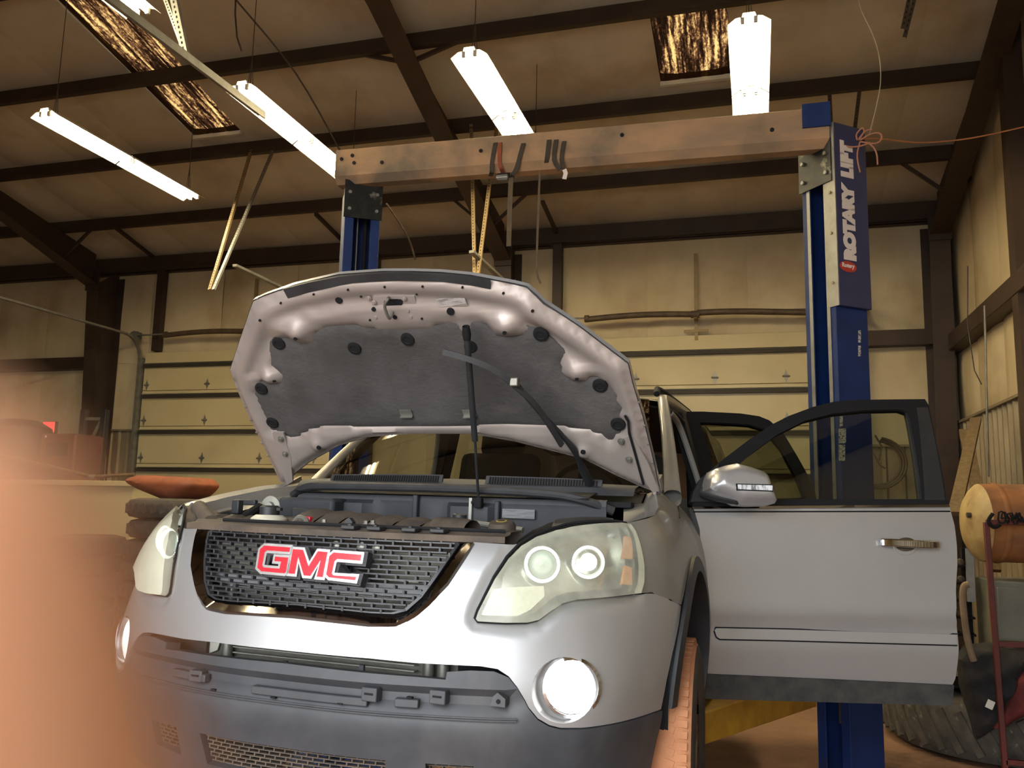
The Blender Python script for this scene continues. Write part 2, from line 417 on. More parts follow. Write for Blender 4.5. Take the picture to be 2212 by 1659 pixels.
# rigid frames: tapered rafter + column
FRX = [-11.05, -3.6, 2.36]
def frame_z(Y):                      # underside of the rafter
    return float(np.interp(Y, [-1.3, 4.0, 7.3, 11.85], [8.3, 7.3, 6.70, 5.32]))
for i, X in enumerate(FRX):
    fr = thing('trim_%d' % (i+1), (X, YW-.3, 0), kind='structure')
    hw = .125
    ys = [11.85, 10.5, 9, 7.3, 5, 2, -1.2]
    mb = MB()
    for a, b in zip(ys[:-1], ys[1:]):
        za, zb = frame_z(a), frame_z(b)
        mb.add([(X-.006, a, za), (X+.006, a, za), (X-.006, b, zb), (X+.006, b, zb), (X-.006, a, roof_z(a)-.24), (X+.006, a, roof_z(a)-.24), (X-.006, b, roof_z(b)-.24), (X+.006, b, roof_z(b)-.24)],
               [(0, 1, 3, 2), (4, 6, 7, 5), (0, 2, 6, 4), (1, 5, 7, 3)])
        mb.bar((X, a, za), (X, b, zb), 2*hw, .014)
    mb.build('rafter', steel, fr, world=True)
    mb = MB().bar((X, YW-.05, 0), (X, YW-.05, 5.6), 2*hw, .014, up=(0, 1, 0))
    mb.add([(X-.006, YW-.05, 0), (X+.006, YW-.05, 0), (X-.006, YW-.3, 0), (X+.006, YW-.3, 0), (X-.006, YW-.05, 5.76), (X+.006, YW-.05, 5.76), (X-.006, 11.85, 5.32), (X+.006, 11.85, 5.32)],
           [(0, 1, 3, 2), (4, 6, 7, 5), (0, 2, 6, 4), (1, 5, 7, 3), (0, 4, 5, 1), (2, 3, 7, 6)])
    mb.bar((X, YW-.3, 0), (X, 11.85, 5.32), 2*hw, .014, up=(0, 1, 0))
    mb.add([(X-hw, 11.83, 5.45), (X+hw, 11.83, 5.45), (X-hw, 11.83, 5.30), (X+hw, 11.83, 5.30), (X-hw, YW-.05, 5.72), (X+hw, YW-.05, 5.72)], [(0, 1, 3, 2)])
    mb.build('column', steel, fr, world=True)
    MB().box((X, 11.83, 5.42), (.27, .03, .35)).build('knee_plate', steel, fr, world=True)
    # flange braces
    for Y in (11.1, 8.1):
        for sgn in (-1, 1):
            MB().bar((X, Y, frame_z(Y)+.03), (X+sgn*.55, Y, roof_z(Y)-.22), .04, .04).build('flange_brace', steel, fr, world=True)
# roof brace rods (diagonal)
rods = thing('trim_4', (-5, 8, 5.8), kind='structure')
for a, b in (((245, 488), (332, 556)), ((682, 462), (738, 518)), ((1172, 436), (1202, 502))):
    MB().bar(at_y(*a, 11.1), at_y(*b, 12.35), .05, .05).build('roof_brace', steel, rods, world=True)

# ---- walls
D1 = (-10.28, -6.03, 4.22); D2 = (-2.93, 1.32, 4.20)
wb = thing('wall_back', (-6.7, YW, 0), kind='structure')
MB().box(((XL+XR)/2, YW+.16, 2.95), (XR-XL+.6, .08, 6.1)).build('wall_sheeting', corrug, wb, world=True)
def wall_strip(par, x0, x1, z0, z1, Y=YW):
    P = []
    nx, nz = 10, 12
    ph = random.random()*6
    for i in range(nx+1):
        t = i/nx; row = []
        for j in range(nz+1):
            q = j/nz
            b = .05*math.sin(math.pi*t)**.5*math.sin(math.pi*min(1, max(0, q)))**.5
            b += .008*math.sin(9*t+ph+3*q)+.005*math.sin(23*t+2*ph)
            row.append((x0+(x1-x0)*t, Y-b, z0+(z1-z0)*q))
        P.append(row)
    MB().grid(P).build('insulation_blanket', vinyl_wall, par, world=True)
def runx(par, a, b, z0, z1, w=1.2):
    n = max(1, round((b-a)/w))
    for i in range(n): wall_strip(par, a+(b-a)*i/n, a+(b-a)*(i+1)/n, z0, z1)
GIRT = 4.06
for a, b in ((XL, D1[0]-.05), (D1[1]+.05, D2[0]-.05), (D2[1]+.05, XR)):
    runx(wb, a, b, GIRT, 5.75); runx(wb, a, b, 2.55 if b > 2 else 0.0, GIRT)
for d in (D1, D2): runx(wb, d[0]-.05, d[1]+.05, d[2], 5.75, 1.4)
def girt(par, p0, p1, out):
    p0, p1, out = np.array(p0), np.array(p1), np.array(out)
    mb = MB().bar(p0+out*.1+np.array([0, 0, .1]), p1+out*.1+np.array([0, 0, .1]), .2, .012)
    mb.bar(p0+out*.2, p1+out*.2, .012, .2)
    mb.bar(p0+out*.1-np.array([0, 0, .1]), p1+out*.1-np.array([0, 0, .1]), .2, .012)
    mb.build('girt', steel, par, world=True)
for a, b in ((XL, -11.1), (-5.9, -3.65), (1.45, 2.3)): girt(wb, (a, YW, GIRT), (b, YW, GIRT), (0, -1, 0))
def corrugated(par, p0, p1, z0, z1, out, pitch=.2):
    p0, p1, out = np.array(p0, float), np.array(p1, float), np.array(out, float); L = np.linalg.norm(p1-p0); n = max(2, int(L/pitch)); d = (p1-p0)/L; prof = []
    for i in range(n):
        s0 = i*L/n
        for u, h in ((0, .0), (.55, 0), (.68, .035), (.87, .035)): prof.append((s0+u*L/n, h))
    prof.append((L, 0))
    P = [[tuple(p0+d*s_+out*h+np.array([0, 0, z])) for z in (z0, z1)] for s_, h in prof]
    MB().grid(P).build('corrugated_wainscot', corrug, par, world=True, sharp=20)
    a, b = p0+out*.03, p1+out*.03
    MB().bar((a[0], a[1], z1), (b[0], b[1], z1), .07, .03).build('wainscot_cap', corrug, par, world=True)
corrugated(wb, (D2[1]+.15, YW-.05, 0), (XR, YW-.05, 0), 0, 2.6, (0, -1, 0))
corrugated(wb, (-14.5, YW-.05, 0), (D1[0]-.85, YW-.05, 0), 0, 2.3, (0, -1, 0))
# jamb posts and headers of the doors
for X in (D1[0]+.22, D2[0]+.05, D2[1]+.08, D1[1]+.08):
    top = 5.7
    MB().box((X, YW-.12, (4.24+top)/2 if X == D1[0]+.22 else top/2), (.14, .12, top-4.24 if X == D1[0]+.22 else top)).build('jamb_post', steel, wb, world=True)
# right wall
wr = thing('wall_right', (XR, 5, 0), kind='structure')
MB().box((XR+.12, (YW+FRONT_Y)/2, 4.2), (.08, YW-FRONT_Y+.4, 8.6)).build('wall_sheeting', corrug, wr, world=True)
def wall_strip_y(y0, y1, z0a, z1f):
    P = []; ph = random.random()*6
    for i in range(11):
        t = i/10; y = y0+(y1-y0)*t; z1 = z1f(y) if callable(z1f) else z1f; row = []
        for j in range(13):
            q = j/12; b = .045*(math.sin(math.pi*t)*math.sin(math.pi*q))**.5 if 0 < t < 1 and 0 < q < 1 else 0
            b += .006*math.sin(9*t+ph+3*q)
            row.append((XR-b, y, z0a+(z1-z0a)*q))
        P.append(row)
    MB().grid(P).build('insulation_blanket', vinyl_wall, wr, world=True)
ys = np.linspace(FRONT_Y, YW, 13)
for a, b in zip(ys[:-1], ys[1:]):
    wall_strip_y(a, b, 3.95, roof_z); wall_strip_y(a, b, 2.85, 3.95)
girt(wr, (XR, FRONT_Y, 3.9), (XR, YW-.3, 3.9), (-1, 0, 0))
corrugated(wr, (XR-.05, FRONT_Y, 0), (XR-.05, YW-.1, 0), 0, 2.88, (-1, 0, 0))
for Y in (9.0, 4.0): MB().box((XR-.1, Y, roof_z(Y)/2), (.2, .2, roof_z(Y))).build('wall_post', steel, wr, world=True)
MB().tube([at_x(2127, 660, XR-.25), at_x(2135, 1030, XR-.25)], .012).build('conduit', galv, wr, world=True)
MB().tube([at_x(2086, 580, 2.3)+np.array([0, -.1, 0]), at_x(2090, 700, 2.3), at_x(2105, 800, 2.3), at_x(2120, 830, 2.3)], .006).build('loose_wire', black, wr, world=True)
# left and front walls (not in view, they close the room)
struct('wall_left', MB().box((XL-.1, (YW+FRONT_Y)/2, 4.3), (.1, YW-FRONT_Y+.4, 8.7)), vinyl_wall)
wf = MB(); H9 = 9.0
wf.box(((XL+BAY_X0)/2-.1, FRONT_Y-.06, H9/2), (BAY_X0-XL+.2, .1, H9)).box(((XR+BAY_X1)/2+.1, FRONT_Y-.06, H9/2), (XR-BAY_X1+.2, .1, H9)).box(((BAY_X0+BAY_X1)/2, FRONT_Y-.06, (BAY_H+H9)/2), (BAY_X1-BAY_X0, .1, H9-BAY_H))
struct('wall_front', wf, vinyl_wall)

# ---- sectional overhead doors
def hinge_mesh():
    mb = MB()
    mb.prism([(0, -.10), (.035, 0), (0, .10), (-.035, 0)], lambda u, v: (u, 0, v), (0, -.012, 0)).cyl((-.05, -.015, 0), (.05, -.015, 0), .014, n=8)
    return mb
HINGE = hinge_mesh().build('hinge_master', galv); HM = HINGE.data; bpy.data.objects.remove(HINGE)
HM.name = 'hinge'
def overhead_door(idx, d, hingecols, joints, strut_extra):
    x0, x1, H = d
    dr = thing('door_%d' % idx, ((x0+x1)/2, YW-.1, 0), kind='structure')
    zs = [0]+joints+[H]
    for a, b in zip(zs[:-1], zs[1:]):
        MB().box(((x0+x1)/2, YW-.1, (a+b)/2), (x1-x0, .05, b-a-.006)).build('door_section', door_paint, dr, world=True, bevel=.006)
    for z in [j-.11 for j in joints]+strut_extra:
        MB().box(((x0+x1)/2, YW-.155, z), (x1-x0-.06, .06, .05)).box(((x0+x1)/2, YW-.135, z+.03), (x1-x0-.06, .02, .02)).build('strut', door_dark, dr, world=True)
        MB().box(((x0+x1)/2, YW-.15, z+.055), (x1-x0-.06, .05, .012)).build('strut_rail', door_paint, dr, world=True)
    for z in joints:
        for hx in hingecols:
            o = bpy.data.objects.new('hinge', HM); COL.objects.link(o); o.parent = dr; o.location = Vector((x0+hx, YW-.13, z))-dr.location
    # vertical tracks, curve and horizontal rails running back into the shop
    for sx, yend in ((x0-.05, 8.6), (x1+.05, 8.6 if idx == 1 else 11.6)):
        pts = [(sx, YW-.2, .05), (sx, YW-.2, H-.15)]+[(sx, YW-.2-.4*(1-math.cos(a)), H-.15+.4*math.sin(a)) for a in np.linspace(0.2, math.pi/2, 6)]+[(sx, yend, H+.25)]
        MB().ribbon(pts, .06, .03, (1, 0, 0)).build('track', galv, dr, world=True)
        MB().box((sx, YW-.13, (H-.1)/2), (.05, .1, H-.1)).build('track_bracket', galv, dr, world=True)
    # torsion shaft with springs
    zc = H+.27
    MB().cyl((x0-.1, YW-.33, zc), (x1+.1, YW-.33, zc), .014, n=10).build('torsion_shaft', galv, dr, world=True)
    xm = (x0+x1)/2
    for s0, s1 in ((x0+.55, xm-.03), (xm+.03, x0+.55+2*(xm-x0-.55))):
        pts = [(s0+(s1-s0)*k/10, YW-.33, zc-.02+.035*math.sin(k/10*math.pi*.9+ (0 if s0 < xm else 1.2))) for k in range(11)]
        MB().tube(pts, .045, 12).build('torsion_spring', rusty, dr, world=True)
        for e in (s0, s1): MB().cyl((e-.03, YW-.33, zc-.01), (e+.03, YW-.33, zc-.01), .055, n=12).build('spring_cone', rusty, dr, world=True)
    MB().box((xm, YW-.12, zc+.3), (.05, .02, 1.3)).box((xm, YW-.25, zc-.05), (.05, .2, .03)).box((xm, YW-.13, H+.06), (.35, .02, .04)).build('centre_bracket', perf, dr, world=True)
    for sx in (x0-.08, x1+.08):
        MB().box((sx, YW-.28, zc), (.03, .2, .14)).cyl((sx-.05, YW-.33, zc), (sx+.05, YW-.33, zc), .07, n=14).build('cable_drum', galv, dr, world=True)
    return dr
door1 = overhead_door(1, D1, (.08, 1.3, 2.4, 3.4, 4.17), [.45, 1.05, 1.66, 2.28, 2.92, 3.54], [3.97])
door2 = overhead_door(2, D2, (.08, 1.25, 2.38, 3.35, 4.17), [.45, 1.05, 1.66, 2.27, 2.87, 3.47], [3.93])

# perforated hanger angles and overhead rails
def perf_angle(name, p0, p1, par, mat=perf, w=.035):
    p0, p1 = np.array(p0, float), np.array(p1, float)
    mb = MB().bar(p0, p1, w, .004, up=(0, 1, 0)).bar(p0+np.array([w/2, .014, 0]), p1+np.array([w/2, .014, 0]), .004, .03, up=(0, 1, 0))
    o = mb.build(name, mat, par, world=True)
    L = np.linalg.norm(p1-p0); n = int(L/.045); hb = MB(); d = (p1-p0)/L
    for i in range(1, n):
        c = p0+d*(i*.045); hb.bar(c-d*.009+np.array([0, -.0035, 0]), c+d*.009+np.array([0, -.0035, 0]), .009, .002, up=(0, 1, 0))
    hb.build('slot_row', rubber, o, world=True)['kind'] = 'stuff'
    return o
hg = thing('door_track_hanger', at_x(1028, 590, -2.98), 'orange-lit perforated angle hanger pair joined at the bottom, above the raised hood', 'bracket', 'door track hangers')
pb = at_x(1028, 590, -2.98)
Yb = pb[1]
perf_angle('angle_strut', (pb[0]-.02, Yb, pb[2]), at_y(1017, 268, 9.55), hg)
perf_angle('angle_strut', (pb[0]+.02, Yb, pb[2]), at_y(1073, 268, 9.55), hg)
hg = thing('door_track_hanger', at_x(455, 625, -5.98), 'perforated angle hanger pair holding the rail left of the hood', 'bracket', 'door track hangers')
pb = at_x(455, 625, -5.98); Yb = pb[1]
perf_angle('angle_strut', (pb[0]-.02, Yb, pb[2]), at_y(541, 324, 9.55), hg, perf)
perf_angle('angle_strut', (pb[0]+.03, Yb, pb[2]), at_y(590, 320, 9.55), hg, galv, .03)
hg = thing('door_track_hanger', at_y(1800, 290, 9.55), 'dark perforated hanger pair rising behind the lettered lift cover', 'bracket', 'door track hangers')
perf_angle('angle_strut', at_y(1796, 290, 9.55), at_y(1791, 190, 9.55), hg, rusty, .04); perf_angle('angle_strut', at_y(1845, 290, 9.55), at_y(1858, 184, 9.55), hg, rusty, .04)
hg = thing('door_track_hanger', at_y(1955, 70, 6.6), 'short perforated hanger pair at the top right under the roof', 'bracket', 'door track hangers')
perf_angle('angle_strut', at_y(1950, 62, 6.6), at_y(1972, -40, 6.6), hg, rusty, .03); perf_angle('angle_strut', at_y(1954, 80, 6.6), at_y(1982, -30, 6.6), hg, rusty, .03)
# rail of the open bay door behind the camera
rl = thing('overhead_rail', at_z(565, 245, 4.45), 'long galvanised door rail crossing the upper left under the dirty skylight', 'rail')
e1, e0 = at_z(565, 245, 4.45), at_z(215, -20, 4.45)
MB().bar(e0, e1, .055, .03).bar(e0+np.array([.03, 0, -.02]), e1+np.array([.03, 0, -.02]), .012, .05).build('channel', galv, rl, world=True)
pm = at_z(398, 115, 4.47)
perf_angle('angle_strut', pm, at_y(362, -60, pm[1]+.1), rl, galv, .045); perf_angle('angle_strut', pm+np.array([-.02, .05, 0]), at_y(335, -60, pm[1]+.5), rl, galv, .03)

# ================================================================ FLUORESCENT FIXTURES
def fixture(loc, label, ang=0):
    t = thing('fluorescent_light', loc, label, 'light fixture', 'hanging fluorescent strip lights')
    t.rotation_euler = (0, 0, ang)
    for k in range(2):
        y0 = k*1.22
        prof = [(-.165, -.035), (-.10, .012), (-.055, .02), (-.045, .05), (.045, .05), (.055, .02), (.10, .012), (.165, -.035)]
        P = [[(x, y0+.01+1.2*j, z) for j in (0, 1)] for x, z in prof]+[[(x, y0+.01+1.2*j, z+.004) for j in (0, 1)] for x, z in prof[::-1]]
        MB().grid(P, closed_u=True).build('reflector', fixture_white, t, sharp=15)
        for sx in (-.05, .05):
            tb = MB().cyl((sx, y0+.04, -.012), (sx, y0+1.18, -.012), .0165, n=10).build('tube', tube_glow, t)
            for e in (.025, 1.195): MB().box((sx, y0+e, -.006), (.03, .022, .05)).build('lamp_holder', fixture_white, t)
    for y in (.15, 2.29):
        z1 = roof_z(loc[1]+y)-loc[2]-.15
        MB().cyl((0, y, .05), (0, y, z1), .004, n=6).cyl((.03, y, .05), (0, y, .35), .003, n=6).cyl((-.03, y, .05), (0, y, .35), .003, n=6).build('hanger_wire', rusty, t)
    return t
LZ = 5.5
for (px, py), lb in (((93, 243), 'lit fluorescent strip light farthest left, above the left garage door'), ((520, 185), 'lit fluorescent strip light ending behind the left post of the lift'),
                     ((1012, 112), 'lit fluorescent strip light in the middle, above the straps on the beam'), ((1618, 38), 'lit fluorescent strip light farthest right, beside the right skylight')):
    p = at_z(px, py, LZ); fixture((p[0], p[1], LZ), lb)
p = at_z(305, 22, LZ); fixture((p[0], p[1]-2.4, LZ), 'fluorescent strip light cut off by the top left edge, above the rail')
# drooping cable to the second light
for a, b, c, nm in (((510, 0), (640, 160), (745, 345), 'dark power cord slanting down to the second strip light'), ((835, 440), (880, 510), (897, 560), 'thin dark cable slanting down right of the left lift post')):
    p = [at_y(*a, 6.9), at_y(*b, 7.4), at_y(*c, 8.0)]
    tag(MB().tube(smooth_poly(p, False, 5), .009, 6).build('power_cord', rusty), nm, 'cable')
tag(MB().tube([at_y(509, 0, 6.55), at_y(508, 30, 6.55), at_y(512, 80, 6.55), at_y(522, 110, 6.6)], .008, 6).build('power_cord', rusty), 'short dark wire hanging above the second strip light', 'cable')

# ================================================================ TWO-POST LIFT
lift = thing('two_post_lift', (-1.1, 5.3, 0), 'blue two-post vehicle lift with clay-dusted overhead beam standing around the raised car', 'vehicle lift')
TOPZ = 3.95
def column(cx, cy, on, mirror, hgt):
    """on: outward direction (unit, xy) of the open channel side"""
    n = np.array(on); t = np.array([-n[1], n[0]])
    S = .245
    def w(a, b, z): return (cx+n[0]*a+t[0]*b, cy+n[1]*a+t[1]*b, z)
    # C section: back, two sides, lips
    prof = [(-S/2, -S/2), (S/2, -S/2), (S/2, -S/2+.065), (S/2-.012, -S/2+.065), (S/2-.012, -S/2+.012), (-S/2+.012, -S/2+.012), (-S/2+.012, S/2-.012), (S/2-.012, S/2-.012), (S/2-.012, S/2-.065), (S/2, S/2-.065), (S/2, S/2), (-S/2, S/2)]
    c = MB().prism(prof, lambda a, b: w(a, b, .02), (0, 0, hgt-.02)).build('lift_column', blue, lift, world=True, bevel=.004)
    MB().prism([(-.3, -.3), (.2, -.3), (.2, .3), (-.3, .3)], lambda a, b: w(a, b, 0), (0, 0, .02)).build('base_plate', blue, c, world=True)
    # steel lips worn bare, inner slider carriage and cables
    for sgn in ((-1, 1) if mirror == 1 else ()):
        MB().prism([(S/2+.001, sgn*(S/2-.066)), (S/2+.004, sgn*(S/2-.066)), (S/2+.004, sgn*(S/2-.040)), (S/2+.001, sgn*(S/2-.040))], lambda a, b: w(a, b, 1.2), (0, 0, hgt-1.25)).build('worn_edge', galv, c, world=True)
    MB().prism([(-.06, -.05), (.03, -.05), (.03, .05), (-.06, .05)], lambda a, b: w(a, b, .5), (0, 0, 1.25)).build('carriage', rusty, c, world=True)
    MB().cyl(w(.02, .02*mirror, .4), w(.02, .02*mirror, hgt-.1), .006, n=6).build('cable', galv, c, world=True)
    MB().cyl(w(-.02, -.04*mirror, .4), w(-.02, -.04*mirror, hgt-.1), .015, n=8).build('hydraulic_hose', rubber, c, world=True)
    return c, w, S
a40 = math.radians(40)
RC, LC = (.475, 5.32), (-2.69, 5.32)
colR, wR, S_ = column(*RC, (-math.cos(a40), -math.sin(a40)), 1, 3.93)
aL = math.radians(57)
colL, wL, S_ = column(*LC, (math.cos(aL), -math.sin(aL)), -1, 3.86)
# black gusset plates with bolts at the top
blackp = M('black_gusset_paint', (.012, .012, .012), (.03, .03, .022), scale=14, rough=.35, c3=(.30, .28, .20), c3scale=5, c3lo=.56, c3hi=.66, metal=.3)
for w, c, sg, z0 in ((wL, colL, 1, 3.64), (wR, colR, -1, 3.62)):
    g = MB().prism([(-S_/2-.02, -S_/2-.02), (S_/2+.012, -S_/2-.02), (S_/2+.012, S_/2+.02), (-S_/2-.02, S_/2+.02)] if 0 else [(S_/2+.004, -S_/2-.01), (S_/2+.014, -S_/2-.01), (S_/2+.014, S_/2+.01), (S_/2+.004, S_/2+.01)], lambda a, b: w(a, b, z0), (0, 0, .27)).build('gusset_plate', blackp, lift, world=True)
    for b in (-.095, .095):
        for z in (z0+.06, z0+.18): MB().cyl(w(S_/2+.014, b, z), w(S_/2+.026, b, z), .013, n=6).build('bolt', galv, g, world=True)
# overhead beam (L profile: front plate plus lower return)
bl, br = np.array([LC[0]-.12, 5.2, 0]), np.array([RC[0]-.02, 5.2, 0])
zl, zr = 4.05, 4.0
bm_ = MB()
def beam_pt(t, y, z): return (bl[0]+(br[0]-bl[0])*t, y, z+(zl+(zr-zl)*t))
prof = [(5.13, -.115), (5.13, .075), (5.145, .085), (5.31, .085), (5.33, .07), (5.33, -.10), (5.25, -.165), (5.17, -.165)]
bm_.add([beam_pt(0, y, z) for y, z in prof]+[beam_pt(1, y, z) for y, z in prof], [tuple(range(7, -1, -1)), tuple(range(8, 16))]+[(i, (i+1) % 8, 8+(i+1) % 8, 8+i) for i in range(8)])
beam = bm_.build('overhead_beam', wood, lift, world=True)
MB().box(beam_pt(.978, 5.125, .03), (.16, .02, .15)).build('beam_end_bracket', blue, beam, world=True)
for t in (.015, .045, .04, .11, .33, .62, .90):
    zh = random.uniform(-.05, .03)
    MB().cyl(beam_pt(t, 5.124, zh), beam_pt(t, 5.131, zh), .013, n=12).build('bolt_hole', rubber, beam, world=True)
# cover with lettering on the face of the right column
nR = np.array([-math.cos(a40), -math.sin(a40)]); tR = np.array([-nR[1], nR[0]])   # tR points to the camera side
face = MB().prism([(-S_/2-.006, S_/2+.002), (S_/2-.0, S_/2+.002), (S_/2-.0, S_/2+.03), (-S_/2-.006, S_/2+.03)], lambda a, b: wR(a, b, 2.86), (0, 0, 1.12)).build('lettered_cover', cover_blue, lift, world=True, bevel=.004)
MB().prism([(S_/2, S_/2-.05), (S_/2+.006, S_/2-.05), (S_/2+.006, S_/2+.03), (S_/2, S_/2+.03)], lambda a, b: wR(a, b, 2.86), (0, 0, 1.12)).build('cover_flange', galv, face, world=True)
for z in (3.0, 3.3, 3.55, 3.8): MB().cyl(wR(S_/2+.006, S_/2-.01, z), wR(S_/2+.012, S_/2-.01, z), .009, n=6).build('rivet', perf, face, world=True)
def text_mesh(body, size, extrude, offset=0.0, spacing=1.0):
    cu = bpy.data.curves.new('txt', 'FONT'); cu.body = body; cu.size = size; cu.extrude = extrude; cu.offset = offset; cu.align_x = 'LEFT'; cu.space_character = spacing; cu.resolution_u = 4
    o = bpy.data.objects.new('txt', cu); COL.objects.link(o); dg = bpy.context.evaluated_depsgraph_get(); dg.update()
    me = bpy.data.meshes.new_from_object(o.evaluated_get(dg)); bpy.data.objects.remove(o); return me
def place_text(name, body, size, length, height, origin, xdir, ydir, mat, par, offset=.0, depth=.002, spacing=1.0):
    me = text_mesh(body, size, .5, offset, spacing); v = np.array([q.co[:] for q in me.vertices]); lo_, hi_ = v.min(0), v.max(0)
    xdir, ydir = np.array(xdir, float), np.array(ydir, float); nd = np.cross(xdir, ydir); ro = np.array(root_of(par).location)
    for q in me.vertices:
        a = (q.co.x-lo_[0])/(hi_[0]-lo_[0])*length; b = (q.co.y-lo_[1])/(hi_[1]-lo_[1])*height; c = (q.co.z/.5)*depth
        q.co = Vector([float(k) for k in (np.array(origin)+xdir*a+ydir*b+nd*c-ro)])
    return link(name, me, mat, par, None, 0, 30)
def face_pt(px, py):                                   # onto the cover's face
    p0 = np.array(wR(0, S_/2+.031, 0)); n3 = np.array([tR[0], tR[1], 0]); d = ray(px, py); t = ((p0-CAMP)@n3)/(d@n3); return CAMP+d*t
fx = np.array([-nR[0], -nR[1], 0])                      # rightwards along the face as seen
b0, b1 = face_pt(1848, 563), face_pt(1832, 306)
for word, za, zb in (('ROTARY', face_pt(1840, 563)[2], face_pt(1832, 396)[2]), ('LIFT', face_pt(1832, 384)[2], face_pt(1828, 305)[2])):
    o0 = np.array(wR(S_/2-.052-.092, S_/2+.0305, za)) if 0 else face_pt(1845, 500)*np.array([1, 1, 0])+np.array([0, 0, za])
    place_text('lettering', word, .1, zb-za, .100, o0+fx*.012, (0, 0, 1), -fx, white_ink, face, offset=.0095, depth=.001, spacing=1.0)
lc = face_pt(1832, 576)
ov = MB().prism([(.066*math.cos(a), .033*math.sin(a)) for a in np.linspace(0, 2*math.pi, 29)[:-1]], lambda u, v: lc+fx*u+np.array([0, 0, v]), np.array([tR[0], tR[1], 0])*.0015).build('logo_oval', red_ink, face, world=True)
place_text('logo_lettering', 'Rotary', .1, .096, .034, lc+np.array([tR[0], tR[1], 0])*.002-fx*.047+np.array([0, 0, -.014]), fx, (0, 0, 1), white_ink, ov, offset=.004, depth=.0008)
# warning labels on the column
lab = M('label_white', (.55, .52, .45), (.05, .05, .06), scale=60, stretch=(1, 1, 3), lo=.52, hi=.56, rough=.6)
def stick(px0, py0, px1, py1, mat=lab):
    a, b, c, d = [face_pt(*q)-np.array([tR[0], tR[1], 0])*.029 for q in ((px0, py0), (px1, py0), (px1, py1), (px0, py1))]
    MB().add([a, b, c, d], [(0, 1, 2, 3)]).build('warning_label', mat, colR, world=True)
stick(1822, 893, 1829, 920); stick(1820, 925, 1836, 957); stick(1820, 960, 1834, 995); stick(1862, 712, 1868, 738); stick(1862, 745, 1868, 768)
# yellow swing arms reaching under the car
def arm(p0, p1, w0, w1, h0, h1, name='swing_arm'):
    p0, p1 = np.array(p0), np.array(p1); d = (p1-p0)/np.linalg.norm(p1-p0); s = np.array([-d[1], d[0], 0]); s /= np.linalg.norm(s); z = np.array([0, 0, 1])
    V = []
    for p, w, h in ((p0, w0, h0), (p1, w1, h1)):
        for a, b in ((-1, -1), (1, -1), (1, 0), (-1, 0)): V.append(p+s*a*w/2+z*b*h)
    a_ = MB().add(V, [(3, 2, 1, 0), (4, 5, 6, 7), (0, 1, 5, 4), (1, 2, 6, 5), (2, 3, 7, 6), (3, 0, 4, 7)]).build(name, yellow, lift, world=True, bevel=.006)
    MB().cyl(p1-z*.0, p1+z*.09, .05, n=16).cyl(p1+z*.09, p1+z*.11, .07, n=16).build('lift_pad', rubber, a_, world=True)
    return a_
_zn, _zf = float(at_y(1520, 1592, 3.75)[2]), float(at_y(1795, 1530, 5.05)[2])
arm((.24, 5.08, _zf+.16), (float(at_y(1520, 1592, 3.75)[0])-.12, 3.55, _zn+.12), .10, .16, .16, .12); arm((.22, 5.35, .78), (-.35, 6.3, .78), .10, .14, .10, .14)
arm((-2.44, 5.1, .78), (-1.75, 3.6, .78), .10, .17, .09, .20); arm((-2.44, 5.35, .78), (-1.75, 6.3, .78), .10, .14, .10, .14)

# ---- straps and rope on the beam
webb = M('dark_webbing', (.03, .022, .014), (.05, .036, .022), scale=20, rough=.8)
orange_web = M('orange_webbing', (.30, .06, .02), (.2, .05, .02), scale=20, rough=.8)
dusty_web = M('dusty_brown_webbing', (.13, .09, .05), (.09, .06, .035), scale=12, rough=.9)
def on_beam(px, py, dy=0): return at_y(px, py, 5.118-dy)
def strap(pts, w, mat, label, wd=(1, 0, 0)):
    return tag(MB().ribbon(smooth_poly(pts, False, 3), w, .004, wd).build('ratchet_strap', mat), label, 'strap', 'straps on the overhead beam')
strap([at_y(1076, 303, 5.25), on_beam(1070, 310), on_beam(1063, 350), on_beam(1062, 372), at_y(1060, 380, 5.2)], .028, webb, 'dark webbing strap wrapped over the beam, left of the orange one')
strap([at_y(1086, 302, 5.25), on_beam(1080, 310), on_beam(1079, 352), on_beam(1083, 365), at_y(1090, 380, 5.2)], .026, orange_web, 'orange webbing strap wrapped over the lift beam')
strap([at_y(1135, 303, 5.25), on_beam(1130, 312), on_beam(1117, 360), on_beam(1108, 378), at_y(1106, 384, 5.16)], .030, webb, 'slanting dark webbing strap right of the orange one')
strap([at_y(1188, 296, 5.25), on_beam(1186, 304), on_beam(1182, 340), at_y(1178, 368, 5.2)], .030, webb, 'leftmost of the three dark strap loops at the beam middle')
strap([at_y(1205, 294, 5.25), on_beam(1201, 304), on_beam(1197, 345), on_beam(1210, 367)], .030, webb, 'middle of the three dark strap loops at the beam middle')
s3 = strap([at_y(1226, 290, 5.25), on_beam(1218, 308), on_beam(1213, 345), on_beam(1219, 368)], .028, webb, 'rightmost dark strap loop on the beam, with a white tail end')
MB().ribbon([on_beam(1219, 366, .002), on_beam(1222, 374, .002), on_beam(1219, 387, .002)], .028, .003).build('white_tail', white_ink, s3, world=False)
s3.children[0].location = -s3.location
strap([on_beam(1104, 384), on_beam(1101, 450), on_beam(1099, 532)], .032, dusty_web, 'wide dusty strap tail hanging down from the beam')
strap([on_beam(1166, 370), on_beam(1163, 450), on_beam(1160, 540), on_beam(1160, 590), on_beam(1168, 612)], .014, dusty_web, 'long thin strap tail with frayed end hanging beside the wide one')
rb = thing('ratchet_buckle', on_beam(1086, 385), 'black ratchet buckle hanging under the beam', 'buckle')
c0 = on_beam(1086, 384)
MB().box(c0, (.07, .03, .035)).cyl(c0+np.array([-.04, -.01, .0]), c0+np.array([.04, -.01, 0]), .014, n=10).build('spool', galv, rb, world=True, bevel=.003)
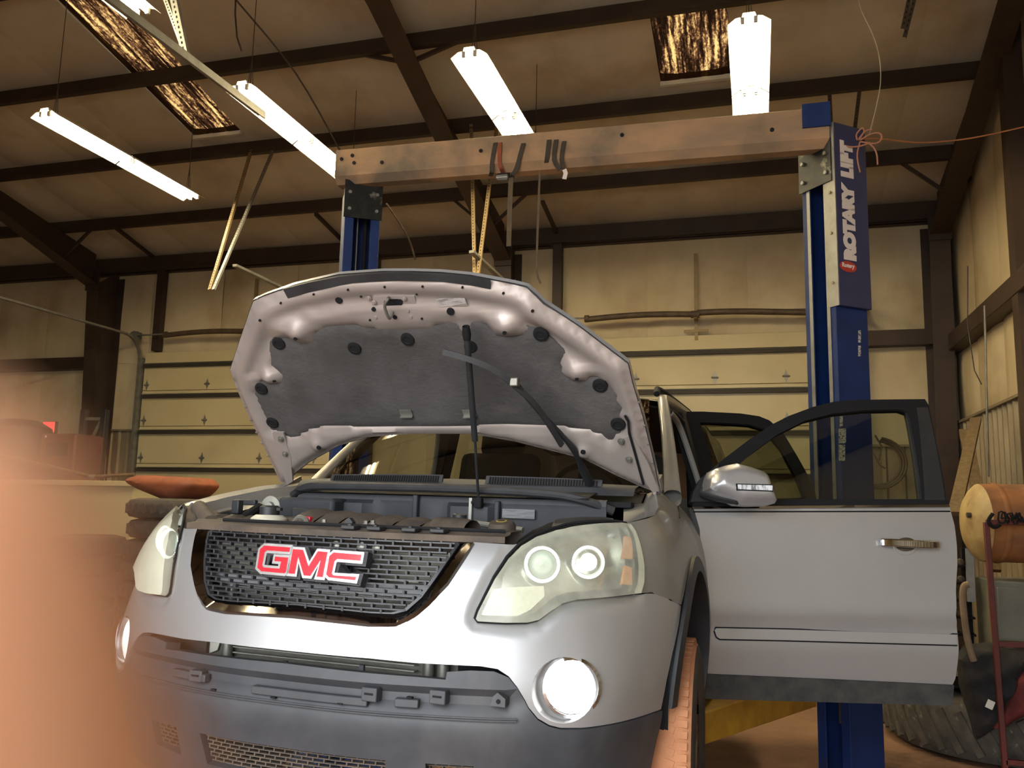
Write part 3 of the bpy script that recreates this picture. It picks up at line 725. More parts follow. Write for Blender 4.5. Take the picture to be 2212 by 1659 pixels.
MB().box(c0+np.array([0, .015, .012]), (.085, .02, .05)).build('handle', rubber, rb, world=True, bevel=.003)
tag(MB().tube(smooth_poly([at_y(1155, 300, 5.3), at_y(1163, 297, 5.22), at_y(1180, 300, 5.2), at_y(1190, 293, 5.25), at_y(1210, 297, 5.25), at_y(1220, 300, 5.2)], False, 4), .016, 8).build('rope_bundle', webb), 'bundle of dark rope lying on top of the beam', 'rope')
pink = M('pink_twine', (.42, .18, .10), rough=.8)
tw = thing('twine', face_pt(1840, 300), 'pink twine tied in loops at the lift cover and strung to the right wall', 'rope')
c = face_pt(1862, 305)+np.array([0, -.02, 0])
Yt = c[1]
MB().tube(smooth_poly([at_y(1862, 300, Yt), at_y(1905, 300, Yt+.2), at_y(1990, 308, Yt+1), at_y(2100, 298, Yt+1.7), at_y(2225, 271, Yt+2.5)], False, 6), .006, 6).build('strand', pink, tw, world=True)
for lp in ([(1858, 303), (1880, 290), (1900, 288), (1904, 300), (1890, 310), (1860, 306)], [(1855, 303), (1866, 285), (1862, 277), (1850, 290), (1852, 303)], [(1858, 306), (1880, 312), (1893, 330), (1896, 356)], [(1806, 298), (1815, 288), (1822, 291)], [(1806, 302), (1830, 316), (1856, 316), (1880, 308)],
           [(1858, 306), (1852, 330), (1853, 350), (1858, 372)], [(1855, 300), (1870, 283), (1884, 280)]):
    MB().tube(smooth_poly([at_y(a, b, Yt-.06) for a, b in lp], False, 5), .005, 6).build('loop', pink, tw, world=True)
MB().tube(smooth_poly([at_y(1878, 290, Yt), at_y(1902, 180, Yt+.1), at_y(1893, 95, Yt+.2), at_y(1860, 20, Yt+.3), at_y(1852, -20, Yt+.3)], False, 5), .003, 6).build('thin_string', M('pale_string', (.4, .33, .22), rough=.8), tw, world=True)
# ================================================================ THE CAR
silver = M('silver_metallic_paint', (.52, .525, .535), (.49, .495, .505), scale=3, rough=.36, metal=.60, coat=.7, spec=.5)
silver_dark = M('darker_silver_paint', (.33, .32, .295), (.27, .262, .24), scale=4, rough=.42, metal=.4, coat=.35)  # darker, duller silver than the main body colour
under_silver = M('hood_underside_paint', (.42, .36, .33), (.37, .32, .295), scale=5, rough=.42, metal=.35, coat=.3)
chrome = M('chrome', (.62, .61, .60), rough=.07, metal=1.0)
dark_chrome = M('chrome_dark_reflections', (.24, .22, .21), rough=.1, metal=1.0)  # chrome darkened: the dark reflections it shows are put into its colour
grille_blk = M('grille_black', (.022, .023, .026), (.035, .035, .038), scale=14, rough=.38)
valance_m = M('faded_grey_plastic', (.040, .042, .048), (.055, .057, .063), scale=9, rough=.55, c3=(.085, .083, .083), c3scale=4, c3lo=.55, c3hi=.8, c3stretch=(1, 1, .4))
pad_m = M('hood_insulation_felt', (.075, .070, .068), (.050, .046, .044), scale=5, rough=.9, bump=.25, bscale=60, c3=(.11, .10, .095), c3scale=3, c3lo=.55, c3hi=.75)
seal_m = M('rubber_seal', (.02, .02, .022), (.032, .032, .035), scale=10, rough=.55)
dust_plastic = M('dusty_black_plastic', (.11, .08, .055), (.05, .04, .032), scale=8, rough=.75)
cowl_m = M('grey_black_cowl_plastic', (.036, .038, .043), (.046, .048, .054), scale=10, rough=.6, spec=.35)
lens_m = hazy_lens('hazed_headlight_lens', (.74, .74, .60), (.9, .92, .84), .20, .55)
lens_old = hazy_lens('oxidised_headlight_lens', (.70, .70, .55), (.9, .92, .82), .78, .97)
lens_clear = glass('clear_lens', (.95, .95, .95))
refl_m = M('headlight_reflector', (.60, .60, .57), rough=.22, metal=.85)
pale_lens = M('pale_projector_lens', (.55, .62, .58), rough=.25)
amber_m = M('amber_marker', (.75, .30, .10), rough=.3)
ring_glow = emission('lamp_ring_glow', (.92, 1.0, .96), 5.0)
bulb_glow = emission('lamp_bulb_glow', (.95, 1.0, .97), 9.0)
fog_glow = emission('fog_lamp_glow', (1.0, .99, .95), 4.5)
windshield_m = glass('windshield_glass', (.30, .32, .27)); door_glass = glass('tinted_door_glass', (.50, .54, .45)); rear_glass = glass('dark_rear_glass', (.22, .23, .17))
bright_rim = M('bright_emblem_rim', (.80, .80, .82), rough=.22, metal=.9)
red_emb = M('red_emblem', (.52, .014, .03), rough=.25, coat=.8)
gold = M('gold_print', (.45, .36, .06), rough=.5)
cream_plastic = M('cream_reservoir', (.62, .58, .46), rough=.5)
alloy = M('dirty_alloy', (.20, .17, .14), (.13, .11, .09), scale=10, rough=.5, metal=.6)
clay = M('clay_caked_rubber', (.55, .25, .12), (.42, .18, .085), scale=7, rough=.9, bump=.3)
tyre_side = M('dusty_tyre_sidewall', (.09, .075, .06), (.05, .045, .04), scale=6, rough=.85)
interior = M('dark_interior', (.03, .03, .03), rough=.8)
trim_light = M('grey_pillar_trim', (.33, .32, .30), rough=.6)
ps = math.radians(4.0)
_xc = np.array([math.cos(ps), -math.sin(ps), 0]); _yc = np.array([math.sin(ps), math.cos(ps), 0]); _zc = np.array([0, 0, 1.0])
_a, _b = math.radians(.59), math.radians(-.306)
_xc, _zc = _xc*math.cos(_a)-_zc*math.sin(_a), _xc*math.sin(_a)+_zc*math.cos(_a)
_yc, _zc = _yc*math.cos(_b)+_zc*math.sin(_b), -_yc*math.sin(_b)+_zc*math.cos(_b)
CO = np.array([-1.271, 2.166, .608]); CM = np.stack([_xc, _yc, _zc], 1)
car = thing('car', (0, 0, 0), 'silver SUV with open hood and red GMC grille emblem raised on the lift', 'car')
mw = Matrix.Identity(4)
for i in range(3):
    for j in range(3): mw[i][j] = CM[i, j]
    mw[i][3] = CO[i]
car.matrix_world = mw
EYE = CM.T@(CAMP-CO)
def cray(px, py): return CM.T@ray(px, py)
def on_plane(px, py, p0, n):
    d = cray(px, py); n = np.asarray(n, float); return EYE+d*(((np.asarray(p0, float)-EYE)@n)/(d@n))
def cy(px, py, y): return on_plane(px, py, (0, y, 0), (0, 1, 0))
def part(name, mb, mat, par=None, **k): return mb.build(name, mat, par or car, **k)
# ---- outer shell of the front: plan curve x vertical section
_pl = np.array([(0, 0), (.25, .012), (.5, .068), (.65, .125), (.78, .205), (.85, .285), (.9, .385), (.942, .51), (.968, .62), (.984, .72), (.992, .85), (.99, 1.0), (.982, 1.2), (.965, 1.5)])
_pp = np.array(smooth_poly([(-.25, .012)]+[tuple(p) for p in _pl], False, 12))[12:]
_seg = np.hypot(*np.diff(_pp, axis=0).T); _sl = np.concatenate([[0], np.cumsum(_seg)]); SMAX = _sl[-1]
_tg = np.gradient(_pp, _sl, axis=0); _tg /= np.linalg.norm(_tg, axis=1)[:, None]
Lf = hermite([.15, .3, .45, .58, .7, .8, .9, .96, 1.03, 1.08, 1.13, 1.2], [.10, .055, .012, 0, .022, .05, .088, .122, .19, .27, .38, .6])
Ls = hermite([.15, .3, .45, .6, .8, .9, 1.0, 1.06, 1.10, 1.14, 1.18], [.05, .03, .012, 0, .002, .014, .045, .085, .125, .175, .26])
def shell(s_, z, o=0.0):
    sg = np.sign(s_)+(s_ == 0); a = np.abs(s_)
    x = np.interp(a, _sl, _pp[:, 0]); y = np.interp(a, _sl, _pp[:, 1]); tx = np.interp(a, _sl, _tg[:, 0]); ty = np.interp(a, _sl, _tg[:, 1])
    wf_ = 1-sstep(.85, 1.3, a); ins = wf_*Lf(z)+(1-wf_)*Ls(z)-o
    return np.stack([sg*(x-ty*ins), y+tx*ins, z+0*x], -1)
def s_at_y(y): return float(np.interp(y, _pp[:, 1], _sl))
_S, _Z = np.meshgrid(np.linspace(0, SMAX, 320), np.linspace(.16, 1.17, 130)); _P = shell(_S, _Z)
def proj(p):
    d = (CM@np.asarray(p).T).T+CO-CAMP; w = d@CF; return np.stack([IW/2+FPX*(d@CR)/w, IH/2-FPX*(d@CU)/w], -1)
_px = proj(_P.reshape(-1, 3)).reshape(_S.shape+(2,))
_n = np.cross(np.gradient(_P, axis=1), np.gradient(_P, axis=0)); _front = ((_P-EYE)*_n).sum(-1) < 0
def sz(px, py):
    d = np.hypot(_px[..., 0]-px, _px[..., 1]-py)+np.where(_front, 0, 1e4); i = np.unravel_index(d.argmin(), d.shape); q = np.array([_S[i], _Z[i]])
    for _ in range(12):
        f = proj(shell(*q)); J = np.stack([(proj(shell(q[0]+1e-4, q[1]))-f)/1e-4, (proj(shell(q[0], q[1]+1e-4))-f)/1e-4], 1)
        try: dq = np.linalg.solve(J, np.array([px, py])-f)
        except Exception: break
        q = q+np.clip(dq, -.03, .03); q[0] = min(max(q[0], -.6), SMAX); q[1] = min(max(q[1], .15), 1.18)
    return (float(q[0]), float(q[1]))
def tr(L): return [sz(*p) for p in L]
def mirror(L): return [(-a, b) for a, b in L][::-1]
def mir_s(surf): return lambda s_, z: surf(s_, z)*np.array([-1, 1, 1])
HL = tr([(1025, 1336), (1031, 1344), (1091, 1347), (1138, 1346), (1162, 1340), (1182, 1324), (1210, 1304), (1238, 1296), (1297, 1291), (1373, 1283), (1381, 1258), (1383, 1222), (1377, 1179), (1369, 1147), (1357, 1129), (1333, 1125), (1289, 1126), (1238, 1131), (1194, 1141), (1154, 1155), (1122, 1175), (1095, 1203), (1067, 1246), (1047, 1286), (1031, 1318)])
CHO = tr([(752, 1341), (796, 1346), (855, 1345), (900, 1320), (924, 1300), (967, 1258), (1000, 1207), (1023, 1171)])
CHI = tr([(753, 1320), (800, 1325), (848, 1327), (877, 1320), (910, 1291), (940, 1250), (970, 1206), (992, 1175)])
zco, zci = CHO[0][1]+.004, CHI[0][1]+.004
BOT = tr([(1428, 1532), (1369, 1552), (1317, 1564), (1257, 1572), (1210, 1572), (1186, 1566), (1162, 1552), (1142, 1528), (1134, 1512), (1118, 1485), (1099, 1461), (1075, 1445), (1039, 1439), (979, 1436), (900, 1432), (800, 1422)])
ARCH = tr([(1471, 1308), (1466, 1350), (1452, 1413), (1440, 1469), (1428, 1532)])
SEAM = tr([(1373, 1283), (1408, 1281), (1448, 1296), (1471, 1308)])
topR = tr([(1023, 1171), (1065, 1174), (1110, 1177)])
hl_in = [HL[20], HL[21], HL[22], HL[23], HL[24]]+HL[0:10]
half = [(0, zco)]+CHO+topR[1:]+hl_in+SEAM[1:]+ARCH[1:]+BOT[1:]+[(0, BOT[-1][1])]
half = [(max(a, 0), b) for a, b in half]
outer = half+[(-a, b) for a, b in half[::-1] if a > 1e-6]
fogc = sz(1238, 1489); fogr = .076
recc = sz(1221, 1492)
def ellp(c, ra, rb, n=28): return [(c[0]+ra*math.cos(t), c[1]+rb*math.sin(t)) for t in np.linspace(0, 2*math.pi, n+1)[:-1]]
rec = ellp(recc, .092, .084)
def bsurf(vv):
    d = np.minimum(pdist(HL, np.stack([np.abs(vv[:, 0]), vv[:, 1]], 1)), 9)
    return shell(vv[:, 0], vv[:, 1], -.014*(1-sstep(.008, .030, d)))
bumper = patch('bumper_cover', outer, None, .016, silver, car, holes=[rec, [(-a, b) for a, b in rec]], lip=.03, flip=False, extra=bsurf)
# fog lamps in their recesses
for sg in (1, -1):
    def fs(s_, z, sg=sg):
        return shell(s_, z)*np.array([sg, 1, 1])
    c = fs(*fogc); nn = np.array([.45*sg, -1, 0]); nn /= np.linalg.norm(nn)
    rim = [Vector(fs(*p)) for p in rec]
    lamp = np.array(c)-nn*.028
    R2 = [Vector(lamp+(np.cross([0, 0, 1], nn)*math.cos(t)*sg*-1*-1+np.array([0, 0, 1])*math.sin(t))*.079) for t in np.linspace(0, 2*math.pi, 29)[:-1]]
    # match the ring order
    k0 = min(range(28), key=lambda k: (R2[k]-rim[0]).length)
    R2 = R2[k0:]+R2[:k0]
    if (R2[7]-rim[7]).length > (R2[-7]-rim[7]).length: R2 = [R2[0]]+R2[1:][::-1]
    mb = MB().grid([[rim[k], rim[k]*.5+R2[k]*.5-Vector(nn)*.012, R2[k]] for k in range(28)], closed_u=True)
    fl = part('fog_lamp', mb, silver)
    MB().lathe([(.080, 0), (.080, .014), (.072, .016), (.072, -.0)], lamp-nn*.006, nn, 28).build('bezel', chrome, fl)
    MB().lathe([(.0, .018), (.04, .014), (.072, .0)], lamp-nn*.002, nn, 28).build('lamp_lens', lens_clear, fl)
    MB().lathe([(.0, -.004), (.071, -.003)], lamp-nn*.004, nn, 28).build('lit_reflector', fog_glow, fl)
# chrome grille surround
hO = [(0, zco)]+CHO; hI = [(0, zci)]+CHI
ring = hO+hI[::-1]
ring = [(a, b) for a, b in hO]+[(a, b) for a, b in hI[::-1] if a > 1e-6]+[(-a, b) for a, b in hI if a > 1e-6][0:]+[(-a, b) for a, b in hO[::-1] if a > 1e-6]
# U shaped band: outer edge right half up, inner edge back over the centre, outer edge left half
U = [(0, zco)]+CHO+CHI[::-1]+[(0, zci)]+[(-a, b) for a, b in CHI]+[(-a, b) for a, b in CHO[::-1]]
def usurf(vv):
    q = np.stack([np.abs(vv[:, 0]), vv[:, 1]], 1); di = pdist([(0, zci)]+CHI, q, False); do = pdist([(0, zco)]+CHO, q, False); t = di/np.maximum(di+do, 1e-6)
    return shell(vv[:, 0], vv[:, 1], -.016+.026*t)
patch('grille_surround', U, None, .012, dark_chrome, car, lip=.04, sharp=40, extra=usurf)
# grille insert: staggered bar mesh
ztop = sz(700, 1152)[1]
GP = [(0, zci)]+CHI; gpoly = GP+[(0, ztop)]; gpoly = [(a, b) for a, b in GP]+[(CHI[-1][0]-.02, ztop)]
gfull = gpoly+[(-a, b) for a, b in gpoly[::-1] if a > 1e-6]
def inpoly(poly, p): return bool(pip(poly, [p])[0])
zlo = min(b for a, b in gpoly); rows = 16; dz = (ztop-zlo)/rows; pitch = .060
hb = MB(); vb = MB()
for r in range(rows+1):
    z = zlo+r*dz; run = []
    for s_ in np.arange(-.62, .621, .02):
        if inpoly(gfull, (s_, z+1e-4)) or (r == rows and abs(s_) < CHI[-1][0]-.02): run.append(shell(s_, z, -.012))
    if len(run) > 2: hb.ribbon(run, .0042, .016, (0, 0, 1))
    if r < rows:
        off = 0 if r % 2 else pitch/2
        for s_ in np.arange(-11, 12)*pitch+off:
            if inpoly(gfull, (s_, z+dz/2)):
                c = shell(s_, z+dz/2, -.012); vb.box(c, (.0062, .016, dz))
gr = hb.build('grille', grille_blk, car); vb.build('vertical_bars', grille_blk, gr)['kind'] = 'stuff'
patch('grille_frame', gfull, lambda s_, z: shell(s_, z, -.006), .03, grille_blk, gr, holes=[[(p[0]*.975, (p[1]-.86)*.965+.86) for p in gfull]], lip=.02)
# radiator behind, with fins
rad = part('radiator', MB().box((0, .225, .64), (1.10, .03, .56)), M('radiator_core', (.13, .12, .10), (.20, .185, .155), scale=40, stretch=(1, 1, 6), rough=.6))
hbm = MB()
for k in range(24): hbm.box((0.0, .195, .46+k*.0165), (.62, .022, .0032))
hbm.build('condenser_fins', M('condenser_aluminium', (.52, .51, .45), (.40, .39, .33), scale=30, rough=.5, metal=.2), rad)['kind'] = 'stuff'
for x_ in (-.33, .355, .40): MB().cyl((x_, .185, .42), (x_, .185, .84), .017, n=12).build('condenser_pipe', galv, rad)
MB().box((-.52, .2, .62), (.22, .03, .16)).build('air_deflector', dust_plastic, rad)
MB().box((.55, .21, .62), (.22, .03, .2)).build('air_deflector', rubber, rad)
MB().prism([(0, 0), (.05, .02), (.07, .09), (.03, .07), (.0, .1)], lambda u, v: (-.43+u, .2, .57+v), (0, .004, 0)).build('torn_film', fixture_white, rad)
# white bumper beam seen through the mesh
part('bumper_beam', MB().grid([[tuple(shell(s_, z, -.075)) for z in (.80, .83)] for s_ in np.linspace(-.5, .5, 12)]), M('pale_beam', (.4, .41, .43), rough=.5))
for q in ((717, 1178), (772, 1180), (806, 1183)):
    a = shell(*sz(*q), -.02); part('push_clip', MB().lathe([(.0, .004), (.009, .003), (.013, 0)], a, (0, -1, .15), 12), galv, gr)
# emblem: three letters, chrome rim and black block
def zz(L): return [(400+a/3.687, 1000+b/3.687) for a, b in L]
LET = [zz([(600, 690), (635, 658), (845, 672), (838, 715), (655, 702), (641, 716), (622, 818), (632, 831), (755, 841), (766, 792), (713, 787), (721, 745), (830, 753), (812, 870), (795, 885), (610, 868), (578, 838)]),
       zz([(862, 685), (945, 692), (988, 822), (1062, 702), (1142, 709), (1102, 916), (1050, 912), (1083, 776), (1002, 906), (948, 901), (906, 752), (880, 890), (825, 885)]),
       zz([(1188, 712), (1412, 730), (1402, 786), (1214, 771), (1196, 786), (1176, 880), (1186, 894), (1370, 906), (1360, 942), (1150, 917), (1126, 892), (1152, 742)])]
EP0 = shell(*sz(675, 1218), .034); EN = np.array([0, -1, .26]); EN /= np.linalg.norm(EN)
ex = np.array([1., 0, 0]); ey = np.cross(EN, ex)*-1
ey = np.cross(ex, -EN)*-1
if ey[2] < 0: ey = -ey
def e2(px, py):
    p = on_plane(px, py, EP0, EN)-EP0; return (float(p@ex), float(p@ey))
def offset_poly(P, d):
    P = np.array(P); n = len(P); ar = 0.5*sum(P[i][0]*P[(i+1) % n][1]-P[(i+1) % n][0]*P[i][1] for i in range(n)); sg = 1 if ar > 0 else -1; out = []
    for i in range(n):
        a = P[i]-P[i-1]; b = P[(i+1) % n]-P[i]; na = np.array([a[1], -a[0]])/np.linalg.norm(a); nb = np.array([b[1], -b[0]])/np.linalg.norm(b)
        q = na+nb; q = q/max(.35, q@q)*2 if q@q > 1e-9 else na; out.append(tuple(P[i]+sg*q*d))
    return out
emb = None
eb = MB()
for L in LET:
    eb.prism(offset_poly([e2(*p) for p in L], .011), lambda u, v: EP0+ex*u+ey*v-EN*.010, -EN*.028)
bme = bpy.data.meshes.new('emblem'); bme.from_pydata(eb.v, [], eb.f); emb = link('emblem', bme, grille_blk, car, None, 0, 30)
for L in LET:
    P2 = [e2(*p) for p in L]
    f3 = lambda u, v: EP0+ex*u+ey*v
    flat = lambda dd: (lambda u, v: EP0+ex*u+ey*v+EN*dd)
    patch('letter', offset_poly(P2, -.0012), flat(.0045), .03, red_emb, emb, lip=.006, lipdir=-EN)
    patch('chrome_rim', offset_poly(P2, .0062), flat(.003), .03, bright_rim, emb, lip=.014, lipdir=-EN)
# ---- headlights
def headlight(sg):
    mx = np.array([sg, 1, 1]); fl = sg < 0
    cc = np.mean(np.array(HL), 0)
    dom = lambda s_, z: .004+.028*math.sqrt(max(0., 1-min(1, ((s_-cc[0])/.34)**2))*max(0., 1-min(1., ((z-cc[1])/.19)**2)))
    hous = offset_poly(HL, -.006)
    h = patch('headlight', hous, lambda s_, z: shell(s_, z, -.07)*mx, .04, refl_m, car, flip=fl, lip=-.03)
    patch('lens', offset_poly(HL, -.0045), lambda s_, z: shell(s_, z, dom(s_, z))*mx, .025, lens_m if sg > 0 else lens_old, h, lip=.03, flip=fl)
    patch('gasket', HL, lambda s_, z: shell(s_, z, -.012)*mx, .03, rubber, h, holes=[offset_poly(HL, -.007)], flip=fl)
    ax = np.array([.25*sg, -1, .03]); ax /= np.linalg.norm(ax)
    for (px, py), r, glow in (((1178, 1221), .054, 1.0), ((1290, 1216), .050, 2.0)):
        c = shell(*sz(px, py), -.035)*mx
        pj = MB().lathe([(r, -.05), (r, .008), (r*.94, .012), (r*.74, -.012), (r*.70, -.02)], c, ax, 28).build('projector', refl_m, h)
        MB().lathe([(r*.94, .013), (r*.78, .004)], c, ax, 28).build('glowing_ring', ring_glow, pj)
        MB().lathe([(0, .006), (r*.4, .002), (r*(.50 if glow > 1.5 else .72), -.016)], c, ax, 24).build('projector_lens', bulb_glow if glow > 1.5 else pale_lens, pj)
    for py0, py1 in ((1158, 1208), (1222, 1264)):
        q = tr([(1358, py0), (1372, py0+4), (1374, py1), (1352, py1-1)])
        patch('amber_marker', q, lambda s_, z: shell(s_, z, -.012)*mx, .02, amber_m, h, flip=fl, lip=.01)
    q = tr([(1062, 1275), (1120, 1270), (1180, 1268), (1182, 1290), (1150, 1320), (1120, 1334), (1045, 1332)])
    patch('turn_lamp', q, lambda s_, z: shell(s_, z, -.03)*mx, .02, fixture_white, h, flip=fl, lip=.03)
    return h
headlight(1); headlight(-1)
# ---- fenders with inner lip, arch trim, liner
AC, ARY, ARZ = (1.0, .47), .40, .445
def arch_pt(t, k=1.0): return (s_at_y(AC[0]-ARY*k*math.cos(t)), AC[1]+ARZ*k*math.sin(t))
t0 = math.asin((ARCH[0][1]-AC[1])/ARZ) if ARCH[0][1]-AC[1] < ARZ else 1.2
archp = [arch_pt(t) for t in np.linspace(t0, math.pi-.05, 16)]
sg_ = s_at_y(1.47)
ftop = [(s_at_y(1.40), 1.150), (s_at_y(1.2), 1.143), (s_at_y(1.0), 1.118), (s_at_y(.8), 1.080), (s_at_y(.66), 1.052)]
fend = [HL[14], HL[13], HL[12], HL[11], HL[10], HL[9]]+SEAM[1:]+archp[1:]+[(sg_, .45), (sg_, 1.09), (s_at_y(1.44), 1.145)]+ftop
fdent = lambda s_, z: -.006*math.exp(-((s_-s_at_y(1.33))/.05)**2-((z-.97)/.07)**2)+.004*math.exp(-((s_-s_at_y(1.05))/.2)**2-((z-.93)/.03)**2)
for sg in (1, -1):
    mx = np.array([sg, 1, 1])
    f = patch('fender', fend, lambda s_, z: shell(s_, z, fdent(s_, z))*mx, .03, silver_dark if sg > 0 else silver, car, lip=.035, flip=sg < 0)
    P = []
    for s_, z in [HL[14]]+ftop[::-1]:
        p = shell(s_, z)*mx; P.append([tuple(p), tuple(p+np.array([-.03*sg, 0, -.012])), tuple(p+np.array([-.045*sg, 0, -.05])), tuple(p+np.array([-.12*sg, 0, -.06]))])
    MB().grid(P).build('fender_rail', silver_dark, f)
    tp = [arch_pt(t) for t in np.linspace(.02, math.pi+.3, 30)]; ti = [arch_pt(t, .885) for t in np.linspace(.02, math.pi+.3, 30)]
    rows_ = []
    for a, b in zip(tp, ti):
        rows_.append([shell(a[0], a[1], .002)*mx, shell(a[0], a[1], .014)*mx, shell(b[0], b[1], .014)*mx, shell(b[0], b[1], -.03)*mx, shell(b[0], b[1], -.2)*mx])
    MB().grid(rows_).build('wheel_arch_trim', black, f)
    lin = []
    for t in np.linspace(-.4, math.pi+.4, 16):
        y, z = AC[0]-ARY*.9*math.cos(t), AC[1]+ARZ*.9*math.sin(t); lin.append([(sg*.95, y, z), (sg*.62, y, z)])
    MB().grid(lin).build('wheel_liner', rubber, f)
    MB().tube([shell(*q, .002)*mx for q in ((s_at_y(1.06), 1.045), (s_at_y(1.25), 1.072), (s_at_y(1.42), 1.092))], .0022, 6).build('fender_crease_shade', rubber, f)  # dark strip drawn as the shade line of the crease
for sg in (1, -1):
    mx = np.array([sg, 1, 1])
    part('panel_gap', MB().tube([shell(*q, -.0015)*mx for q in SEAM], .0028, 6), rubber)
    part('panel_gap', MB().tube([shell(*q, -.009)*mx for q in resample(HL, .03)], .004, 6, closed=True), rubber)
# ---- lower valance (outer cladding removed: clip pockets bare)
VT = tr([(800, 1455), (900, 1463), (962, 1469), (965, 1452), (1015, 1449), (1067, 1451), (1089, 1460)])
vb_ = [(a, b-.004) for a, b in BOT[::-1] if a > sz(1095, 1460)[0]]
ARL = [(ARCH[-1][0]+.005, .42), (ARCH[-1][0]-.01, .32), (ARCH[-1][0]-.06, .235)]
vh = [(0, VT[0][1]+.004)]+VT+vb_+[(a, b) for a, b in ARL]+[(.5, .21), (0, .20)]
vo = vh+[(-a, b) for a, b in vh[::-1] if a > 1e-6]
zb0, zb1 = .515, .572
def vsurf(s_, z):
    band = float(sstep(zb0, zb0+.012, z)*(1-sstep(zb1-.008, zb1+.006, z))*(1-sstep(.62, .7, abs(s_))))
    chin = float(.015*np.exp(-((z-.47)/.05)**2))
    return shell(s_, z, chin*.6-.022*band-.004)
lgh = [[(-.30, .295), (.30, .295), (.31, .385), (-.31, .385)], [(.42, .30), (.55, .31), (.55, .385), (.42, .385)], [(-.55, .31), (-.42, .30), (-.42, .385), (-.55, .385)]]
val = patch('lower_valance', vo, vsurf, .022, valance_m, car, holes=lgh, lip=.05, sharp=28)
hb = MB(); vb2 = MB()
for k, (a, b) in enumerate(((-.32, .32), (.41, .56), (-.56, -.41))):
    n = 9
    for r in range(n):
        z = .292+r*.0118; hb.ribbon([shell(s_, z, -.03) for s_ in np.linspace(a, b, 12)], .0032, .012, (0, 0, 1))
        for s_ in np.arange(a+(0 if r % 2 else .018), b, .036): vb2.box(shell(s_, z+.006, -.03), (.004, .012, .0118))
lg = hb.build('lower_grille', dust_plastic, val); vb2.build('vertical_bars', dust_plastic, lg)['kind'] = 'stuff'
for (px, py), (w, hh), nm in (((424, 1460), (.045, .032), 'clip_pocket'), ((800, 1500), (.046, .036), 'clip_pocket'), ((948, 1506), (.046, .036), 'clip_pocket')):
    c = shell(*sz(px, py), -.008); q = MB().box(c, (w, .03, hh)).build(nm, valance_m, val, bevel=.003); MB().box(c+np.array([0, -.0155, .002]), (w*.55, .003, .005)).build('slot', rubber, q)
for a, b, z0 in ((-.10, .26, .535), (.335, .40, .54), (-.42, -.27, .545)):
    P = [shell(s_, z0, -.010) for s_ in np.linspace(a, b, 8)]; MB().ribbon(P, .022, .022, (0, 0, 1)).build('stiffening_rib', valance_m, val, bevel=.003)
for px, py in ((1078, 1513),):
    c = shell(*sz(px, py), -.008); q = MB().prism([(-.02, -.015), (.022, -.015), (.022, .006), (0, .02), (-.014, .008)], lambda u, v: c+np.array([u, -.012, v]), (0, .03, 0)).build('clip_pocket', valance_m, val); MB().cyl(c+np.array([.003, -.0125, -.002]), c+np.array([.003, -.0145, -.002]), .006, n=10).build('hole', rubber, q)
for px, py in ((460, 1490), (590, 1507), (735, 1520), (885, 1507)): MB().box(shell(*sz(px, py), -.003), (.016, .012, .004)).build('slot', rubber, val)
for px in (468, 616, 782): MB().box(cy(px, 1436+(px-616)*.055, .10), (.014, .01, .022)).build('locating_tab', valance_m, val)
for z0 in (.513, .507):
    MB().tube([shell(s_, z0, .006) for s_ in np.linspace(-.66, .66, 30)], .003, 6).build('edge_bead', valance_m, val)
# ---- radiator support / front top panel (dusty)
sup = []
for s_ in np.linspace(-.62, .62, 25):
    p = shell(s_, .965); sup.append([p+np.array([0, .0, -.006]), p+np.array([0, .0, .012]), p+np.array([0, .04, .016]), p+np.array([0, .05, .024]), p+np.array([0, .14, .028]), p+np.array([0, .15, -.05])])
sp = part('radiator_support_cover', MB().grid(sup), dust_plastic)
MB().tube([shell(s_, .965)+np.array([0, .05, .026]) for s_ in np.linspace(-.45, .6, 20)], .007, 6).build('support_seal', rubber, sp)
for s_ in (.10, .19, .31, .40): MB().box(shell(s_, .965)+np.array([0, .025, .022]), (.045, .04, .012)).cyl(shell(s_, .965)+np.array([0, .02, .024]), shell(s_, .965)+np.array([0, .02, .034]), .009, n=8).build('mounting_tab', black, sp, bevel=.003)
c = cy(745, 1140, .19); MB().prism([(-.022, -.02), (.022, -.02), (.024, .018), (.012, .03), (0, .022)], lambda u, v: c+np.array([u, 0, v]), (0, .02, 0)).build('hood_bumper_stop', black, sp)
MB().box(cy(684, 1146, .18), (.018, .02, .02)).build('hood_bumper_stop', black, sp)
# ---- engine bay
for sg in (1, -1):
    P = []
    for k in range(14, 22):
        p = shell(HL[k][0], HL[k][1])*np.array([sg, 1, 1]); P.append([tuple(p+np.array([0, .004, -.004])), tuple(p+np.array([-.02*sg, .06, .0])), tuple(p+np.array([-.05*sg, .14, -.02])), tuple(p+np.array([-.05*sg, .16, -.10]))])
    part('headlight_bracket', MB().grid(P), dust_plastic)
eng = part('engine_bay', MB().box((0, .75, .72), (1.5, .85, .04)), rubber)
def E(name, mb, mat, **k): return mb.build(name, mat, eng, **k)
for sg in (-1, 1): E('inner_fender', MB().box((sg*.68, .84, .84), (.03, .5, .26)), silver_dark)
